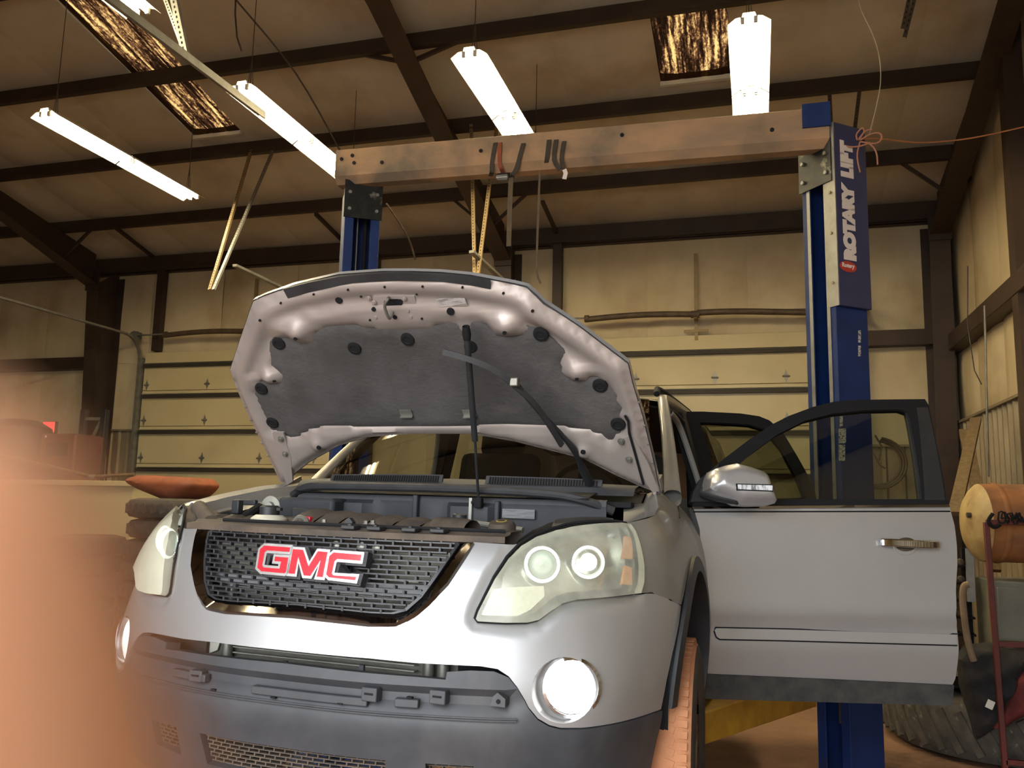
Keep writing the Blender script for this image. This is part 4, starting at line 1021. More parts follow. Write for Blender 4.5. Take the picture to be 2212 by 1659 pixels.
# intake cover with arched ribs
for k in range(6):
    x0 = -.30+k*.095; P = []
    for i in range(9):
        a = i/8; row = []
        for j in range(7):
            b = j/6; row.append((x0+.092*b+.05*a-.02, .42+.24*a, .965+.055*math.sin(math.pi*min(1, a*1.05))**.7+.016*math.sin(math.pi*b)**.5-.004*k))
        P.append(row)
    E('intake_rib', MB().grid(P), dust_plastic)
E('intake_body', MB().box((-.02, .55, .955), (.62, .26, .05)), dust_plastic, bevel=.02)
E('intake_duct', MB().tube(smooth_poly([(.22, .50, .975), (.30, .47, .975), (.36, .45, .97)], False, 5), .048, 16, caps=False), dust_plastic)
hs = MB()
for k in range(9): hs.lathe([(.022, -.006), (.031, 0), (.022, .006)], (.37+k*.012, .45, .962), (1, 0, 0), 14)
E('corrugated_hose', hs, rubber)
E('engine_side_cover', MB().grid([[(-.34+.05*u+.0*v, .44+.3*v, .955+.05*math.sin(math.pi*v)*u/3) for v in np.linspace(0, 1, 6)] for u in range(4)]), dust_plastic)
# coolant reservoir cap, fluid caps
c = cy(582, 1112, .42)
E('reservoir', MB().lathe([(.062, -.045), (.062, -.012), (.045, 0)], c, (0, 0, 1), 18), cream_plastic)
E('reservoir_cap', MB().lathe([(.034, 0), (.034, .026), (.028, .032), (0, .032)], c, (0, 0, 1), 18).box(c+np.array([.03, 0, .02]), (.035, .016, .01)), black)
c = cy(1084, 1138, .5); oc = E('oil_cap', MB().lathe([(.044, -.03), (.046, 0), (.038, .016), (0, .02)], c, (0, -.25, 1), 18), dust_plastic); MB().lathe([(.013, .0205), (.018, .0195)], c, (0, -.25, 1), 18).build('cap_print', gold, oc)
c = cy(993, 1118, .75); E('fluid_cap', MB().lathe([(.026, -.02), (.026, .01), (.02, .014), (0, .014)], c, (0, 0, 1), 14), black)
# battery/fuse boxes, bright brackets
E('fuse_box', MB().box(cy(650, 1122, .52)+np.array([0, 0, -.012]), (.17, .14, .04)), dust_plastic, bevel=.008)
E('relay_block', MB().box(cy(665, 1110, .62), (.09, .08, .04)), black, bevel=.006)
E('air_box', MB().grid([[(-.62+.22*u, .33+.22*v, .955+.04*math.sin(math.pi*min(1, v+.1))+.012*(int(u*7) % 2)) for v in np.linspace(0, 1, 7)] for u in np.linspace(0, 1, 15)]), dust_plastic)
E('air_box_body', MB().box((-.51, .44, .93), (.22, .2, .06)), dust_plastic, bevel=.01)
c = cy(585, 1094, .62); E('grommet', MB().lathe([(.0, .02), (.016, .02), (.018, .004), (.038, .004), (.04, 0)], c, (0.1, -1, 0), 18), galv)
for px, py, mt in ((648, 1126, red_emb), (668, 1122, red_emb), (655, 1124, fixture_white)):
    c = cy(px, py, .45); E('connector', MB().box(c, (.024, .03, .02)), mt, bevel=.003)
E('silver_hose', MB().tube(smooth_poly([cy(634, 1130, .44), cy(645, 1118, .44), cy(660, 1122, .43), cy(664, 1134, .42)], False, 4), .009, 8), galv)
E('wiring_loom', MB().tube(smooth_poly([cy(470, 1118, .5), cy(500, 1110, .52), cy(520, 1120, .5), cy(545, 1105, .55), cy(560, 1095, .6)], False, 4), .016, 8), rubber)
E('loom_bracket', MB().box(cy(513, 1095, .5), (.03, .03, .05)), black, bevel=.004)
E('loom_clip', MB().box(cy(530, 1085, .6), (.1, .02, .02)), black, bevel=.004)
for px, py in ((700, 1128), (790, 1131), (805, 1130)):
    E('bolt', MB().lathe([(.012, -.004), (.012, .0), (.008, .0), (.008, .009), (0, .009)], cy(px, py, .37), (0, 0, 1), 6), galv)
E('metal_brace', MB().tube([cy(975, 1122, .78), cy(1080, 1138, .72), cy(1130, 1145, .70)], .01, 8), galv)
E('washer_neck', MB().tube([cy(455, 1130, .30), cy(440, 1110, .36), cy(430, 1098, .42)], .028, 12), dust_plastic)
# firewall / plenum panel and cowl
yF = 1.0
fw = []
for x_ in np.linspace(-.66, .66, 45):
    off = .012*(sstep(-.12, -.06, x_)*(1-sstep(-.02, .02, x_)))+(.05*(sstep(.02, .05, x_)*(1-sstep(.20, .24, x_))))+(.05*(sstep(-.60, -.56, x_)*(1-sstep(-.34, -.28, x_))))
    fw.append([(x_, yF+.02, 1.10), (x_, yF+.0, 1.095), (x_, yF-.004, 1.075), (x_, yF-.0-off, 1.06), (x_, yF-.0-off, .90)])
E('plenum_panel', MB().grid(fw), cowl_m, sharp=25)
E('plenum_corner', MB().box((-.54, .93, 1.03), (.26, .12, .09)), cowl_m, bevel=.015)
E('plenum_label', MB().box(cy(1120, 1110, .985), (.13, .004, .035)), M('grey_label', (.10, .105, .11), (.16, .16, .165), scale=80, stretch=(.2, 1, 4), lo=.5, hi=.55, rough=.5))
E('plenum_rib', MB().box((-.105, .985, 1.02), (.022, .03, .16)).box((.24, .985, 1.02), (.02, .03, .13)), cowl_m, bevel=.006)
sealp = [(-.70, 1.02, 1.085), (-.62, .985, 1.115), (-.5, .97, 1.124), (0, .95, 1.126), (.4, .965, 1.118), (.56, .985, 1.10), (.68, 1.03, 1.06)]
E('cowl_seal', MB().tube(smooth_poly(sealp, False, 6), .017, 10), seal_m)
E('cowl_ledge', MB().grid([[(x_, .965, 1.10), (x_, 1.0, 1.112), (x_, 1.10, 1.128)] for x_ in np.linspace(-.66, .6, 12)]), rubber)
cw = []
for x_ in np.linspace(-.74, .74, 31):
    cw.append([(x_, 1.08+.02*abs(x_), 1.118), (x_, 1.10+.05*x_*x_, 1.148), (x_, 1.17+.06*x_*x_, 1.172-.02*x_*x_), (x_, 1.25+.08*x_*x_, 1.165-.02*x_*x_)])
cowl = E('cowl_panel', MB().grid(cw), cowl_m)
for (a, b), n in (((-.58, -.08), 46), ((.15, .585), 40)):
    fin = MB()
    for k in range(n):
        x_ = a+(b-a)*k/(n-1); fin.box((x_, 1.125+.055*x_*x_, 1.166-.02*x_*x_), (.0062, .012, .030), Matrix.Rotation(-.35, 3, 'X'))
    fin.build('cowl_grille_slots', rubber, cowl)['kind'] = 'stuff'
    MB().ribbon([(x_, 1.128+.055*x_*x_, 1.164-.02*x_*x_) for x_ in np.linspace(a-.02, b+.02, 16)], .045, .008, (0, .35, 1)).build('cowl_grille_bar', seal_m, cowl)
leaf = M('dry_leaves', (.22, .12, .06), (.1, .06, .04), scale=20, rough=.9)
for k in range(26):
    c = np.array([.62+random.random()*.14, 1.14+random.random()*.1, 1.128+random.random()*.02]); a = random.random()*3
    E('dry_twig', MB().bar(c, c+np.array([.03*math.cos(a), .03*math.sin(a), .008*random.random()]), .004, .003), leaf)
E('drain_screen', MB().box((.66, 1.08, 1.085), (.16, .06, .02)), rubber)
# ---- hood (open) -------------------------------------------------------------
TH = math.radians(45); HH = np.array([0, 1.14, 1.13]); HV = np.array([0, -math.cos(TH), math.sin(TH)]); HN = np.array([0, math.sin(TH), math.cos(TH)])
def crown(u, v): return .045*max(0., 1-(u/.85)**2)*min(1., .35+v)
def huv(px, py, off=0.0):
    c = 0.0
    for _ in range(6):
        p = on_plane(px, py, HH+HN*(c+off), HN)-HH; u, v = float(p[0]), float(p@HV); c = crown(u, v)
    return (u, v)
def hpt(u, v, off=0.0): return HH+np.array([u, 0, 0])+HV*v+HN*(crown(u, v)+off)
HOUT = [huv(*p) for p in [(1427, 1062), (1411, 987), (1389, 895), (1367, 823), (1357.6, 781.5), (1316, 750), (1253, 702), (1177, 652), (1161, 636), (1139, 617), (1113, 611), (1018, 593), (955, 587), (891, 585), (828, 585), (733, 592), (638, 614), (575, 636), (551, 647), (543, 668), (515, 750), (500.6, 794), (511.6, 829), (537, 889), (559, 933), (588, 993.5), (606.6, 1035), (622, 1045), (638, 1019), (670, 993.5), (733, 959), (796, 940), (891, 933), (1018, 933), (1113, 949), (1176, 965), (1263, 987), (1332, 1022), (1385, 1046)]]
PAD = [huv(*p, -.012) for p in [(584, 737), (592, 727), (604, 720), (616, 718), (632, 728), (651, 734), (670, 732), (679, 715), (701, 701), (749, 696), (780, 699), (806, 705), (860, 706), (917, 704), (945, 696), (974, 689), (990, 690), (996, 697), (999, 706), (1003, 716), (1012, 716), (1013, 704), (1013, 694), (1019, 688), (1031, 686.6), (1050, 693), (1069, 712), (1088, 721), (1113, 720), (1129, 712), (1136, 699), (1168, 712), (1196, 732), (1218, 753), (1226, 769), (1218, 778), (1218, 794), (1234, 810), (1253, 815), (1269, 810), (1278.5, 802), (1297.5, 810), (1320, 826), (1335, 851), (1348, 876.5), (1346.5, 895), (1354, 905), (1351, 924), (1335, 943), (1320, 954), (1297, 938), (1272, 930), (1221, 921), (1177, 920), (1095, 917.6), (954, 921), (796, 921), (701, 921), (673, 927), (651, 943), (632, 947), (616, 938), (584, 927), (575, 902), (549.6, 851), (553, 832), (565, 813), (584, 822), (603, 822), (611, 810), (600, 799), (584, 788), (583, 762)]]
hood = patch('hood', offset_poly(HOUT, .004), lambda u, v: hpt(u, v, .010), .04, silver, car, flip=True, lip=.018)
bumps = [(huv(*p), r, h) for p, r, h in (((652, 706), .040, .030), ((1096, 690), .045, .032), ((589, 806), .028, .020), ((1247, 796), .036, .018), ((693, 950), .026, .022), ((1263, 962), .028, .022), ((672, 668), .020, .006), ((600, 690), .06, .016), ((1150, 665), .06, .014))]
HOA = np.array(HOUT); PADA = np.array(PAD)
def relief(vv):
    d = pdist(HOA, vv); dp = pdist(PADA, vv); inside = pip(PADA, vv)
    r = -.022*sstep(.010, .030, d)+.014*sstep(.06, .085, d)*(vv[:, 1] > .6)-.012*sstep(.11, .13, d)*(vv[:, 1] > .6)
    r += np.where(inside, .012, .010*(1-sstep(.0, .03, dp)))
    for (c, rad_, h) in bumps:
        q = np.hypot(vv[:, 0]-c[0], vv[:, 1]-c[1]); r -= h*np.exp(-(q/rad_)**2*1.1)
    r = np.where(inside & (dp > .015), .014, r)
    return r
def hsurf(vv): 
    r = relief(vv); return np.array([hpt(u, v, q-.012) for (u, v), q in zip(vv, r)])
patch('inner_panel', HOUT, None, .017, under_silver, hood, flip=False, extra=hsurf, sharp=60)
def hpatch(name, L, off, mat, par, h=.03, lip=.006, raw=False, **k):
    P = L if raw else [huv(*p, off) for p in L]
    return patch(name, P, lambda u, v: hpt(u, v, off), h, mat, par, lip=lip, lipdir=HN, **k)
def pad_surf(vv):
    d = pdist(PADA, vv); w_ = .004*np.sin(9*vv[:, 0]+3*vv[:, 1])+.003*np.sin(23*vv[:, 0]-11*vv[:, 1])
    return np.array([hpt(u, v, q) for (u, v), q in zip(vv, -.016-.010*sstep(0, .02, d)+w_*sstep(.02, .1, d))])
pad = patch('insulation_pad', PAD, None, .022, pad_m, hood, extra=pad_surf, lip=.012, lipdir=HN)
for p in ((604, 740), (767, 750), (882, 731), (1019, 747), (1169, 720), (1297, 831), (1336, 914), (566, 838), (590, 911)):
    u, v = huv(*p, -.02); MB().lathe([(0, .004), (.014, .004), (.016, .006), (.026, .004), (.028, -.004)], hpt(u, v, -.027), -HN, 18).build('push_clip', rubber, pad)
for p in ((877, 892), (1014, 892)):
    u, v = huv(*p, -.03); c = hpt(u, v, -.030)
    R = Matrix((Vector((1, 0, 0)), Vector(HV), Vector(HN))).transposed()
    MB().box(c, (.052, .028, .004), R).box(c+HV*-.014+HN*-.006, (.052, .004, .014), R).build('hold_down_bracket', galv, pad)
hpatch('front_seal', [(611, 625), (622, 645), (660, 634), (701, 624), (760, 612), (800, 609), (860, 607), (955, 609), (1018, 617), (1059, 625), (1057, 608), (1018, 601), (955, 594), (891, 591), (844, 590), (790, 593), (733, 598), (670, 610)], -.034, seal_m, hood, lip=.012)
# latch striker and plate
lp = hpatch('latch_plate', [(806, 640), (895, 640), (905, 690), (800, 690)], -.026, under_silver, hood, lip=.006)
hpatch('latch_slot', smooth_poly([(834, 648), (866, 647), (869, 658), (860, 663), (838, 664), (829, 656)], True, 3), -.0285, rubber, lp, lip=.001)
st = [hpt(*huv(*p, o), o) for p, o in (((839, 643), -.03), ((837, 647), -.075), ((831, 662), -.08), ((841, 688), -.07), ((848, 672), -.03))]
MB().tube(smooth_poly(st, False, 4), .0055, 8).build('striker', galv, lp)
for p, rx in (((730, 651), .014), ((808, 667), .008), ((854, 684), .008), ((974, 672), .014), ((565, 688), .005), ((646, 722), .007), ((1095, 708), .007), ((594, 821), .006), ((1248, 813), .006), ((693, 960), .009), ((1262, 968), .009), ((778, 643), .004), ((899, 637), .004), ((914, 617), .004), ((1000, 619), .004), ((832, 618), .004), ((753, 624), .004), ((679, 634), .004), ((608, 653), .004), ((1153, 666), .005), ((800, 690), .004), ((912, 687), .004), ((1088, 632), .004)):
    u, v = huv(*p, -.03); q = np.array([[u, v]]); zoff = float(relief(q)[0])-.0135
    MB().lathe([(0, .0), (rx, 0), (rx*1.05, -.006)], hpt(u, v, zoff-.003), -HN, 14).build('hole_shade', rubber, hood)  # dark discs painting the shade inside open holes of the panel
for p in ((808, 653), (882, 670), (797, 644), (873, 645), (812, 685), (888, 683)):
    u, v = huv(*p, -.03); MB().lathe([(0, .006), (.006, .006), (.006, .002), (.010, .002), (.010, 0)], hpt(u, v, -.03), -HN, 8).build('bolt', under_silver, hood)
hpatch('emission_label', [(941, 645), (1003, 643), (1010, 660), (948, 663)], -.031, M('printed_label', (.42, .38, .36), (.22, .2, .19), scale=90, stretch=(.25, 1, 3), lo=.5, hi=.54, rough=.5), hood, lip=.0005)
# hinge plates
for L, bl_ in (([(588, 935), (612, 935), (628, 990), (632, 1040), (620, 1048), (606, 1010)], ((607, 948), (616, 980))), ([(1338, 950), (1366, 940), (1400, 1000), (1424, 1062), (1408, 1062), (1376, 1010), (1345, 985)], ((1342, 953), (1359, 992)))):
    hp = hpatch('hinge_plate', L, -.036, under_silver, hood, lip=.012)
    for p in bl_:
        u, v = huv(*p, -.038); MB().lathe([(0, .012), (.009, .012), (.009, .003), (.014, .003), (.014, 0)], hpt(u, v, -.037), -HN, 8).build('bolt', galv, hp)
for sg, px in ((-1, 622), (1, 1418)):
    c = cy(px, 1050, 1.13); MB().bar(c+np.array([0, -.03, -.03]), c+np.array([0, .10, .02]), .012, .06).build('hinge_arm', under_silver, hood)
for k, p in enumerate(((520, 850), (530, 880), (541, 908), (553, 935), (564, 958), (577, 985), (1380, 870), (1392, 920), (1400, 960), (1409, 1000))):
    u, v = huv(*p, -.02); MB().lathe([(0, .003), (.004, .002), (.005, 0)], hpt(u, v, -.018), -HN, 8).build('rivet', galv, hood)
# side drip hose on the right edge
MB().tube([hpt(*huv(*p, -.04), -.04) for p in ((1350, 898), (1357, 910), (1359, 935), (1372, 980), (1390, 1046))], .005, 6).build('washer_hose', rubber, hood)
# gas strut
g0, g1, g2 = cy(1008, 722, .56), cy(1026, 952, .80), cy(1034, 1086, .94)
gs = part('gas_strut', MB().cyl(g0, g1, .0115, n=14), black)
MB().cyl(g1, g2, .0052, n=10).build('strut_rod', black, gs); MB().lathe([(.013, -.02), (.016, 0), (.013, .03)], g0, g0-g1, 12).build('strut_end', rubber, gs)
MB().box(g2, (.03, .03, .04)).cyl(g2, g2+np.array([-.03, 0, 0]), .008, n=8).build('ball_joint', rubber, gs, bevel=.004)
MB().box(g2+np.array([-.032, .02, -.025]), (.012, .05, .085)).build('strut_bracket', galv, gs)
# wiper lifted up in front of the hood
ap = [cy(1278, 1052, 1.16), cy(1258, 1012, 1.05), cy(1238, 968, .93), cy(1175, 900, .77), cy(1112, 826, .63)]
wp = part('wiper', MB().tube(smooth_poly(ap, False, 4), [.017]*5+[.013]*4+[.010]*8, 8), black)
bp_ = [cy(957, 760, .50), cy(1000, 772, .52), cy(1060, 795, .57), cy(1112, 833, .635), cy(1150, 868, .70), cy(1185, 915, .78), cy(1214, 962, .86)]
MB().ribbon(smooth_poly(bp_, False, 4), .020, .010, (0, -.3, 1)).build('wiper_blade', seal_m, wp); MB().box(ap[-1], (.03, .03, .03)).build('blade_clip', galv, wp, bevel=.004)
MB().cyl(ap[0]+np.array([0, 0, -.03]), ap[0]+np.array([0, 0, .015]), .02, n=12).build('pivot_cap', black, wp)
# ---- wheels
def wheel(x, y, z, sg, toe=0.0, clay_on=True):
    R = Matrix.Rotation(toe, 3, 'Z'); o = Vector((x, y, z))
    def t(mb):
        mb.v = [tuple(o+R @ Vector((p[0]*sg, p[1], p[2]))) for p in mb.v]; return mb
    ro, w = .367, .235
    prof = [(.245, -w/2+.02), (.30, -w/2), (.345, -w/2+.012), (.362, -w/2+.03), (ro, -w/4), (ro+.002, 0), (ro, w/4), (.362, w/2-.03), (.345, w/2-.012), (.30, w/2), (.245, w/2-.02)]
    wh = part('wheel', t(MB().lathe(prof[2:9], (0, 0, 0), (1, 0, 0), 64)), clay if clay_on else tyre_side)
    t(MB().lathe(prof[8:], (0, 0, 0), (1, 0, 0), 64)).build('sidewall', tyre_side, wh); t(MB().lathe(prof[:3], (0, 0, 0), (1, 0, 0), 64)).build('sidewall', tyre_side, wh)
    tb = MB()
    for k in range(72):
        a = 2*math.pi*k/72
        for x0, sk in ((-.080, 1), (-.042, -1), (0, 1), (.042, -1), (.080, 1)):
            rr = ro-.002 if abs(x0) < .07 else ro-.0052
            tb.box((x0, rr*math.cos(a+x0), rr*math.sin(a+x0)), (.030, .021, .010), Matrix.Rotation(a+x0-math.pi/2, 3, 'X') @ Matrix.Rotation((.3 if abs(x0) < .07 else 0)*sk, 3, 'Z'))
    t(tb).build('tread_blocks', clay if clay_on else tyre_side, wh)['kind'] = 'stuff'
    t(MB().lathe([(.25, -.08), (.25, .085), (.235, .09), (.228, .07), (.222, -.06), (.05, -.06)], (0, 0, 0), (1, 0, 0), 40)).build('rim_barrel', alloy, wh)
    for k in range(6):
        a = 2*math.pi*k/6
        t(MB().bar((.065, .05*math.cos(a), .05*math.sin(a)), (.078, .235*math.cos(a), .235*math.sin(a)), .055, .025, up=(1, 0, 0))).build('spoke', alloy, wh, bevel=.006)
    t(MB().lathe([(.0, .085), (.035, .082), (.06, .06), (.06, .03)], (0, 0, 0), (1, 0, 0), 20)).build('hub_cap', alloy, wh)
    return wh
wheel(.885, .985, .268, 1, math.radians(4.5)); wheel(-.852, .97, .268, -1, -math.radians(7)); wheel(.852, 3.99, .30, 1); wheel(-.852, 3.99, .30, -1)
# ---- greenhouse
def P3(*q): return np.array(q, float)
ws = []
for i in range(13):
    a = -1+2*i/12; row = []
    for j in range(9):
        b = j/8; xb, xt = .765, .615; x_ = a*(xb+(xt-xb)*b); yb = 1.235+.10*a*a; yt = 1.93+.10*a*a; zb_ = 1.158-.01*a*a; zt = 1.640-.03*a*a
        row.append((x_, yb+(yt-yb)*b-.03*math.sin(math.pi*b), zb_+(zt-zb_)*b+.03*math.sin(math.pi*b)))
    ws.append(row)
wsh = part('windshield', MB().grid(ws), windshield_m, sharp=60)
fb = [ws[i][0] for i in range(13)]
MB().ribbon(fb, .05, .004, (0, .6, .5)).build('frit_band', rubber, wsh)
for sg in (1, -1):
    mx = P3(sg, 1, 1)
    path = [P3(.845, 1.36, 1.12), P3(.80, 1.56, 1.285), P3(.745, 1.78, 1.46), P3(.70, 1.96, 1.573), P3(.675, 2.12, 1.613), P3(.667, 2.4, 1.628), P3(.665, 3.0, 1.632), P3(.66, 3.8, 1.61), P3(.64, 4.5, 1.53)]
    wds = [.075, .062, .052, .05, .05, .05, .05, .05, .05]
    rows_ = []
    for k, p in enumerate(smooth_poly(path, False, 4)):
        p = np.array(p); w = float(np.interp(k/4, range(9), wds)); row = []
        for a in np.linspace(0, 2*math.pi, 13)[:-1]:
            ca, sa = math.cos(a), math.sin(a)
            row.append(tuple((p+P3(abs(ca)**.7*math.copysign(w/2, ca)-.004, abs(sa)**.7*math.copysign(.03, sa)*.3, abs(sa)**.7*math.copysign(.033, sa)))*mx))
        rows_.append(row+[row[0]])
    pl = part('roof_pillar', MB().grid(rows_), silver_dark)
    MB().tube([p*mx for p in (P3(.635, 2.12, 1.648), P3(.63, 2.16, 1.678), P3(.628, 2.35, 1.690), P3(.625, 3.2, 1.695), P3(.62, 4.2, 1.67), P3(.62, 4.28, 1.63))], .016, 10).build('roof_rail', rubber, pl)
    MB().tube(smooth_poly([p*mx for p in (P3(.815, 1.47, 1.13), P3(.775, 1.66, 1.30), P3(.725, 1.86, 1.46), P3(.69, 2.05, 1.55), P3(.685, 2.3, 1.575), P3(.70, 2.5, 1.55))], False, 5), .017, 8).build('door_seal', rubber, pl)
    MB().tube(smooth_poly([p*mx for p in (P3(.69, 2.2, 1.56), P3(.70, 2.42, 1.52), P3(.745, 2.52, 1.36), P3(.80, 2.58, 1.15), P3(.84, 2.6, .9))], False, 5), .016, 8).build('pillar_trim', trim_light, pl)
    bpil = MB().grid([[tuple(P3(x_+dx, y_+dy, z_)*mx) for dx, dy in ((-.06, 0), (0, 0), (0, .14), (-.06, .14))] for x_, y_, z_ in ((.70, 2.52, 1.60), (.76, 2.55, 1.36), (.83, 2.58, 1.1), (.88, 2.6, .7), (.88, 2.6, .38))]); bpil.build('centre_pillar', rubber, pl)
    part('rocker_sill', MB().box((sg*.86, 2.6, .40), (.14, 2.3, .14)), rubber, bevel=.02)
    q = MB().grid([[tuple(P3(x_+b, y_, z_)*mx) for z_, b in ((.35, -.03), (.6, .0), (.85, .0), (1.05, -.04), (1.14, -.09), (1.6, -.26))] for y_, x_ in ((3.62, .95), (4.1, .955), (4.5, .94), (4.85, .86), (4.98, .7))]); q.build('rear_quarter_panel', silver, car)
roof = []
for i in range(13):
    a = -1+2*i/12; roof.append([(a*.665, y_+.10*a*a*(1 if y_ < 2.2 else 0), z_-.042*a*a) for y_, z_ in ((1.93, 1.640), (2.05, 1.662), (2.4, 1.682), (3.2, 1.688), (4.0, 1.66), (4.6, 1.57), (4.95, 1.2), (5.0, .6))])
part('roof_panel', MB().grid(roof), silver)
part('headliner', MB().grid([[(p[0]*.97, p[1], p[2]-.03) for p in r[:6]] for r in roof]), interior)
part('underbody', MB().box((0, 2.6, .42), (1.6, 4.2, .08)), rubber)
db = part('dashboard', MB().grid([[(x_, 1.22, 1.08), (x_, 1.32, 1.14), (x_, 1.60, 1.15+.02*math.cos(4*x_)), (x_, 1.70, 1.08), (x_, 1.68, .7)] for x_ in np.linspace(-.74, .74, 13)]), interior)
MB().tube([(.36+.18*math.cos(a), 1.86-.06*math.sin(a), 1.10+.17*math.sin(a)) for a in np.linspace(0, 2*math.pi, 25)[:-1]], .014, 8, closed=True).build('steering_wheel', rubber, db)
for sx in (-.36, .36):
    s_ = part('front_seat', MB().box((sx, 2.25, .75), (.5, .5, .16)), interior, bevel=.05)
    MB().box((sx, 2.52, 1.07), (.48, .14, .62), Matrix.Rotation(-.25, 3, 'X')).build('backrest', interior, s_, bevel=.05); MB().box((sx, 2.62, 1.45), (.27, .09, .18), Matrix.Rotation(-.2, 3, 'X')).build('headrest', interior, s_, bevel=.04)
part('mirror_inside', MB().box((0, 1.82, 1.53), (.24, .04, .065)), rubber, bevel=.015)
# ---- doors
class DoorFrame:
    def __init__(s, h, phi, sg=1):
        t = math.radians(phi); s.h = P3(*h); s.dv = P3(math.sin(t), math.cos(t), 0); s.n = P3(math.cos(t), -math.sin(t), 0)
    bl = staticmethod(hermite([.25, .40, .46, .56, .62, .66, .80, .95, 1.05, 1.12, 1.3, 1.5, 1.7], [-.02, -.012, .004, .026, .024, .040, .028, .016, 0, -.018, -.075, -.15, -.24]))
    def b(s, z): return float(s.bl(z))
    def pt(s, u, z, o=0.0): return s.h+s.dv*u+s.n*(s.b(z)+o)+P3(0, 0, z)
    def uv(s, px, py, o=0.0):
        c = 0.0
        for _ in range(7):
            p = on_plane(px, py, s.h+s.n*(c+o), s.n); z = p[2]; c = s.b(z)
        return (float((p-s.h)@s.dv), float(z))
    def patch(s, name, L, mat, par, o=0.0, h=.04, lip=.03, raw=False, holes=(), **k):
        P = L if raw else [s.uv(*p, o) for p in L]; Hs = holes if raw else [[s.uv(*p, o) for p in q] for q in holes]
        return patch(name, P, lambda u, z: s.pt(u, z, o), h, mat, par, holes=Hs, lip=lip, flip=k.pop('flip', False), **k)
D = DoorFrame((.955, 1.50, 0), 62)
BELT = [(2050, 1089), (1497, 1094)]
edge = [(2054, 1105), (2062, 1135), (2067, 1179), (2068, 1222), (2065, 1278), (2065, 1330), (2068, 1366), (2068, 1437), (2064, 1465), (2058, 1479)]
left = [(-.03, .44), (-.03, .75), (-.03, 1.0)]
sk = [D.uv(*p) for p in BELT[::-1][:1]]+[D.uv(*BELT[0])]+[D.uv(*p) for p in edge]+[D.uv(1800, 1467), D.uv(1524, 1455)]+left
fd = D.patch('front_door', sk[::-1], silver, car, raw=True, lip=.05, h=.035)
cl_ = [D.uv(2059, 1480), D.uv(1800, 1468), D.uv(1524, 1456), (-.03, .44), (-.03, .375), D.uv(1524, 1509), D.uv(1808, 1517), D.uv(2057, 1524)]
D.patch('door_cladding', cl_, M('dusty_cladding', (.026, .026, .026), (.055, .052, .046), scale=14, rough=.75, bump=.2), fd, o=.006, raw=True, lip=.04)
D.patch('moulding_gap', [(1540, 1362), (1545, 1354), (1700, 1357), (2068, 1368), (2068, 1396), (1700, 1386), (1554, 1383), (1546, 1378)], rubber, fd, o=.0012, lip=.001)
D.patch('side_moulding', [(1544, 1362), (1548, 1357), (1700, 1360), (2068, 1371), (2068, 1393), (1700, 1383), (1555, 1380), (1549, 1376)], silver, fd, o=.011, lip=.014)
D.patch('belt_moulding', [(1496, 1084), (2048, 1080), (2050, 1089), (1496, 1094)], rubber, fd, o=.012, lip=.012)
D.patch('belt_chrome', [(1496, 1094), (2050, 1089), (2052, 1095), (1496, 1099)], dark_chrome, fd, o=.010, lip=.01)
D.patch('belt_groove', [(1497, 1104), (2053, 1103), (2053, 1106), (1497, 1107)], rubber, fd, o=.0015, lip=.001, h=.05)
fo = [(1492, 1084), (1500, 1058), (1514, 1033), (1561, 993), (1615, 952), (1669, 916), (1705, 898), (1756, 879), (1800, 868), (1841, 864), (1900, 863), (1998, 862), (2006, 875), (2020, 945), (2035, 1014), (2045, 1082)]
fi = [(1526, 1079), (1560, 1036), (1620, 982), (1680, 938), (1740, 908), (1800, 893), (1870, 886), (1945, 884), (1962, 890), (1968, 905), (1978, 960), (1990, 1040), (1994, 1078)]
D.patch('window_frame', fo, rubber, fd, o=.004, lip=.035, holes=[fi], h=.03)
D.patch('window_glass', fi, door_glass, fd, o=-.012, lip=.0, h=.06)
D.patch('window_run_channel', [(1956, 888), (1964, 892), (1970, 908), (1980, 960), (1992, 1040), (1995, 1078), (1986, 1078), (1976, 1000), (1962, 915)], black, fd, o=-.004, lip=.02)
D.patch('tint_band', [(1980, 880), (2004, 880), (2042, 1080), (1998, 1080)], black, fd, o=.006, lip=.002)
# handle
def ellpx(c, a, b, n=24): return [(c[0]+a*math.cos(t), c[1]+b*math.sin(t)) for t in np.linspace(0, 2*math.pi, n+1)[:-1]]
D.patch('handle_cup', ellpx((1957, 1174), 27, 25), silver, fd, o=.004, lip=.005, h=.02)
D.patch('handle_recess_shade', ellpx((1957, 1176), 23, 15), dark_chrome, fd, o=.006, lip=.002, h=.02)  # dark patch over the cup, painting the shade of its hollow
hp = [D.uv(*p, .03) for p in ((1908, 1172), (1925, 1172), (1970, 1175), (2020, 1177), (2033, 1178))]
MB().ribbon([D.pt(*q, o) for q, o in zip(hp, (.010, .030, .036, .030, .012))], .032, .016, (0, 0, 1)).build('handle_bar', chrome, fd, bevel=.005)
MB().lathe([(.013, -.02), (.016, 0), (.010, .006), (0, .006)], D.pt(*D.uv(2022, 1177, .03), .024), D.n, 16).build('handle_lock', chrome, fd)
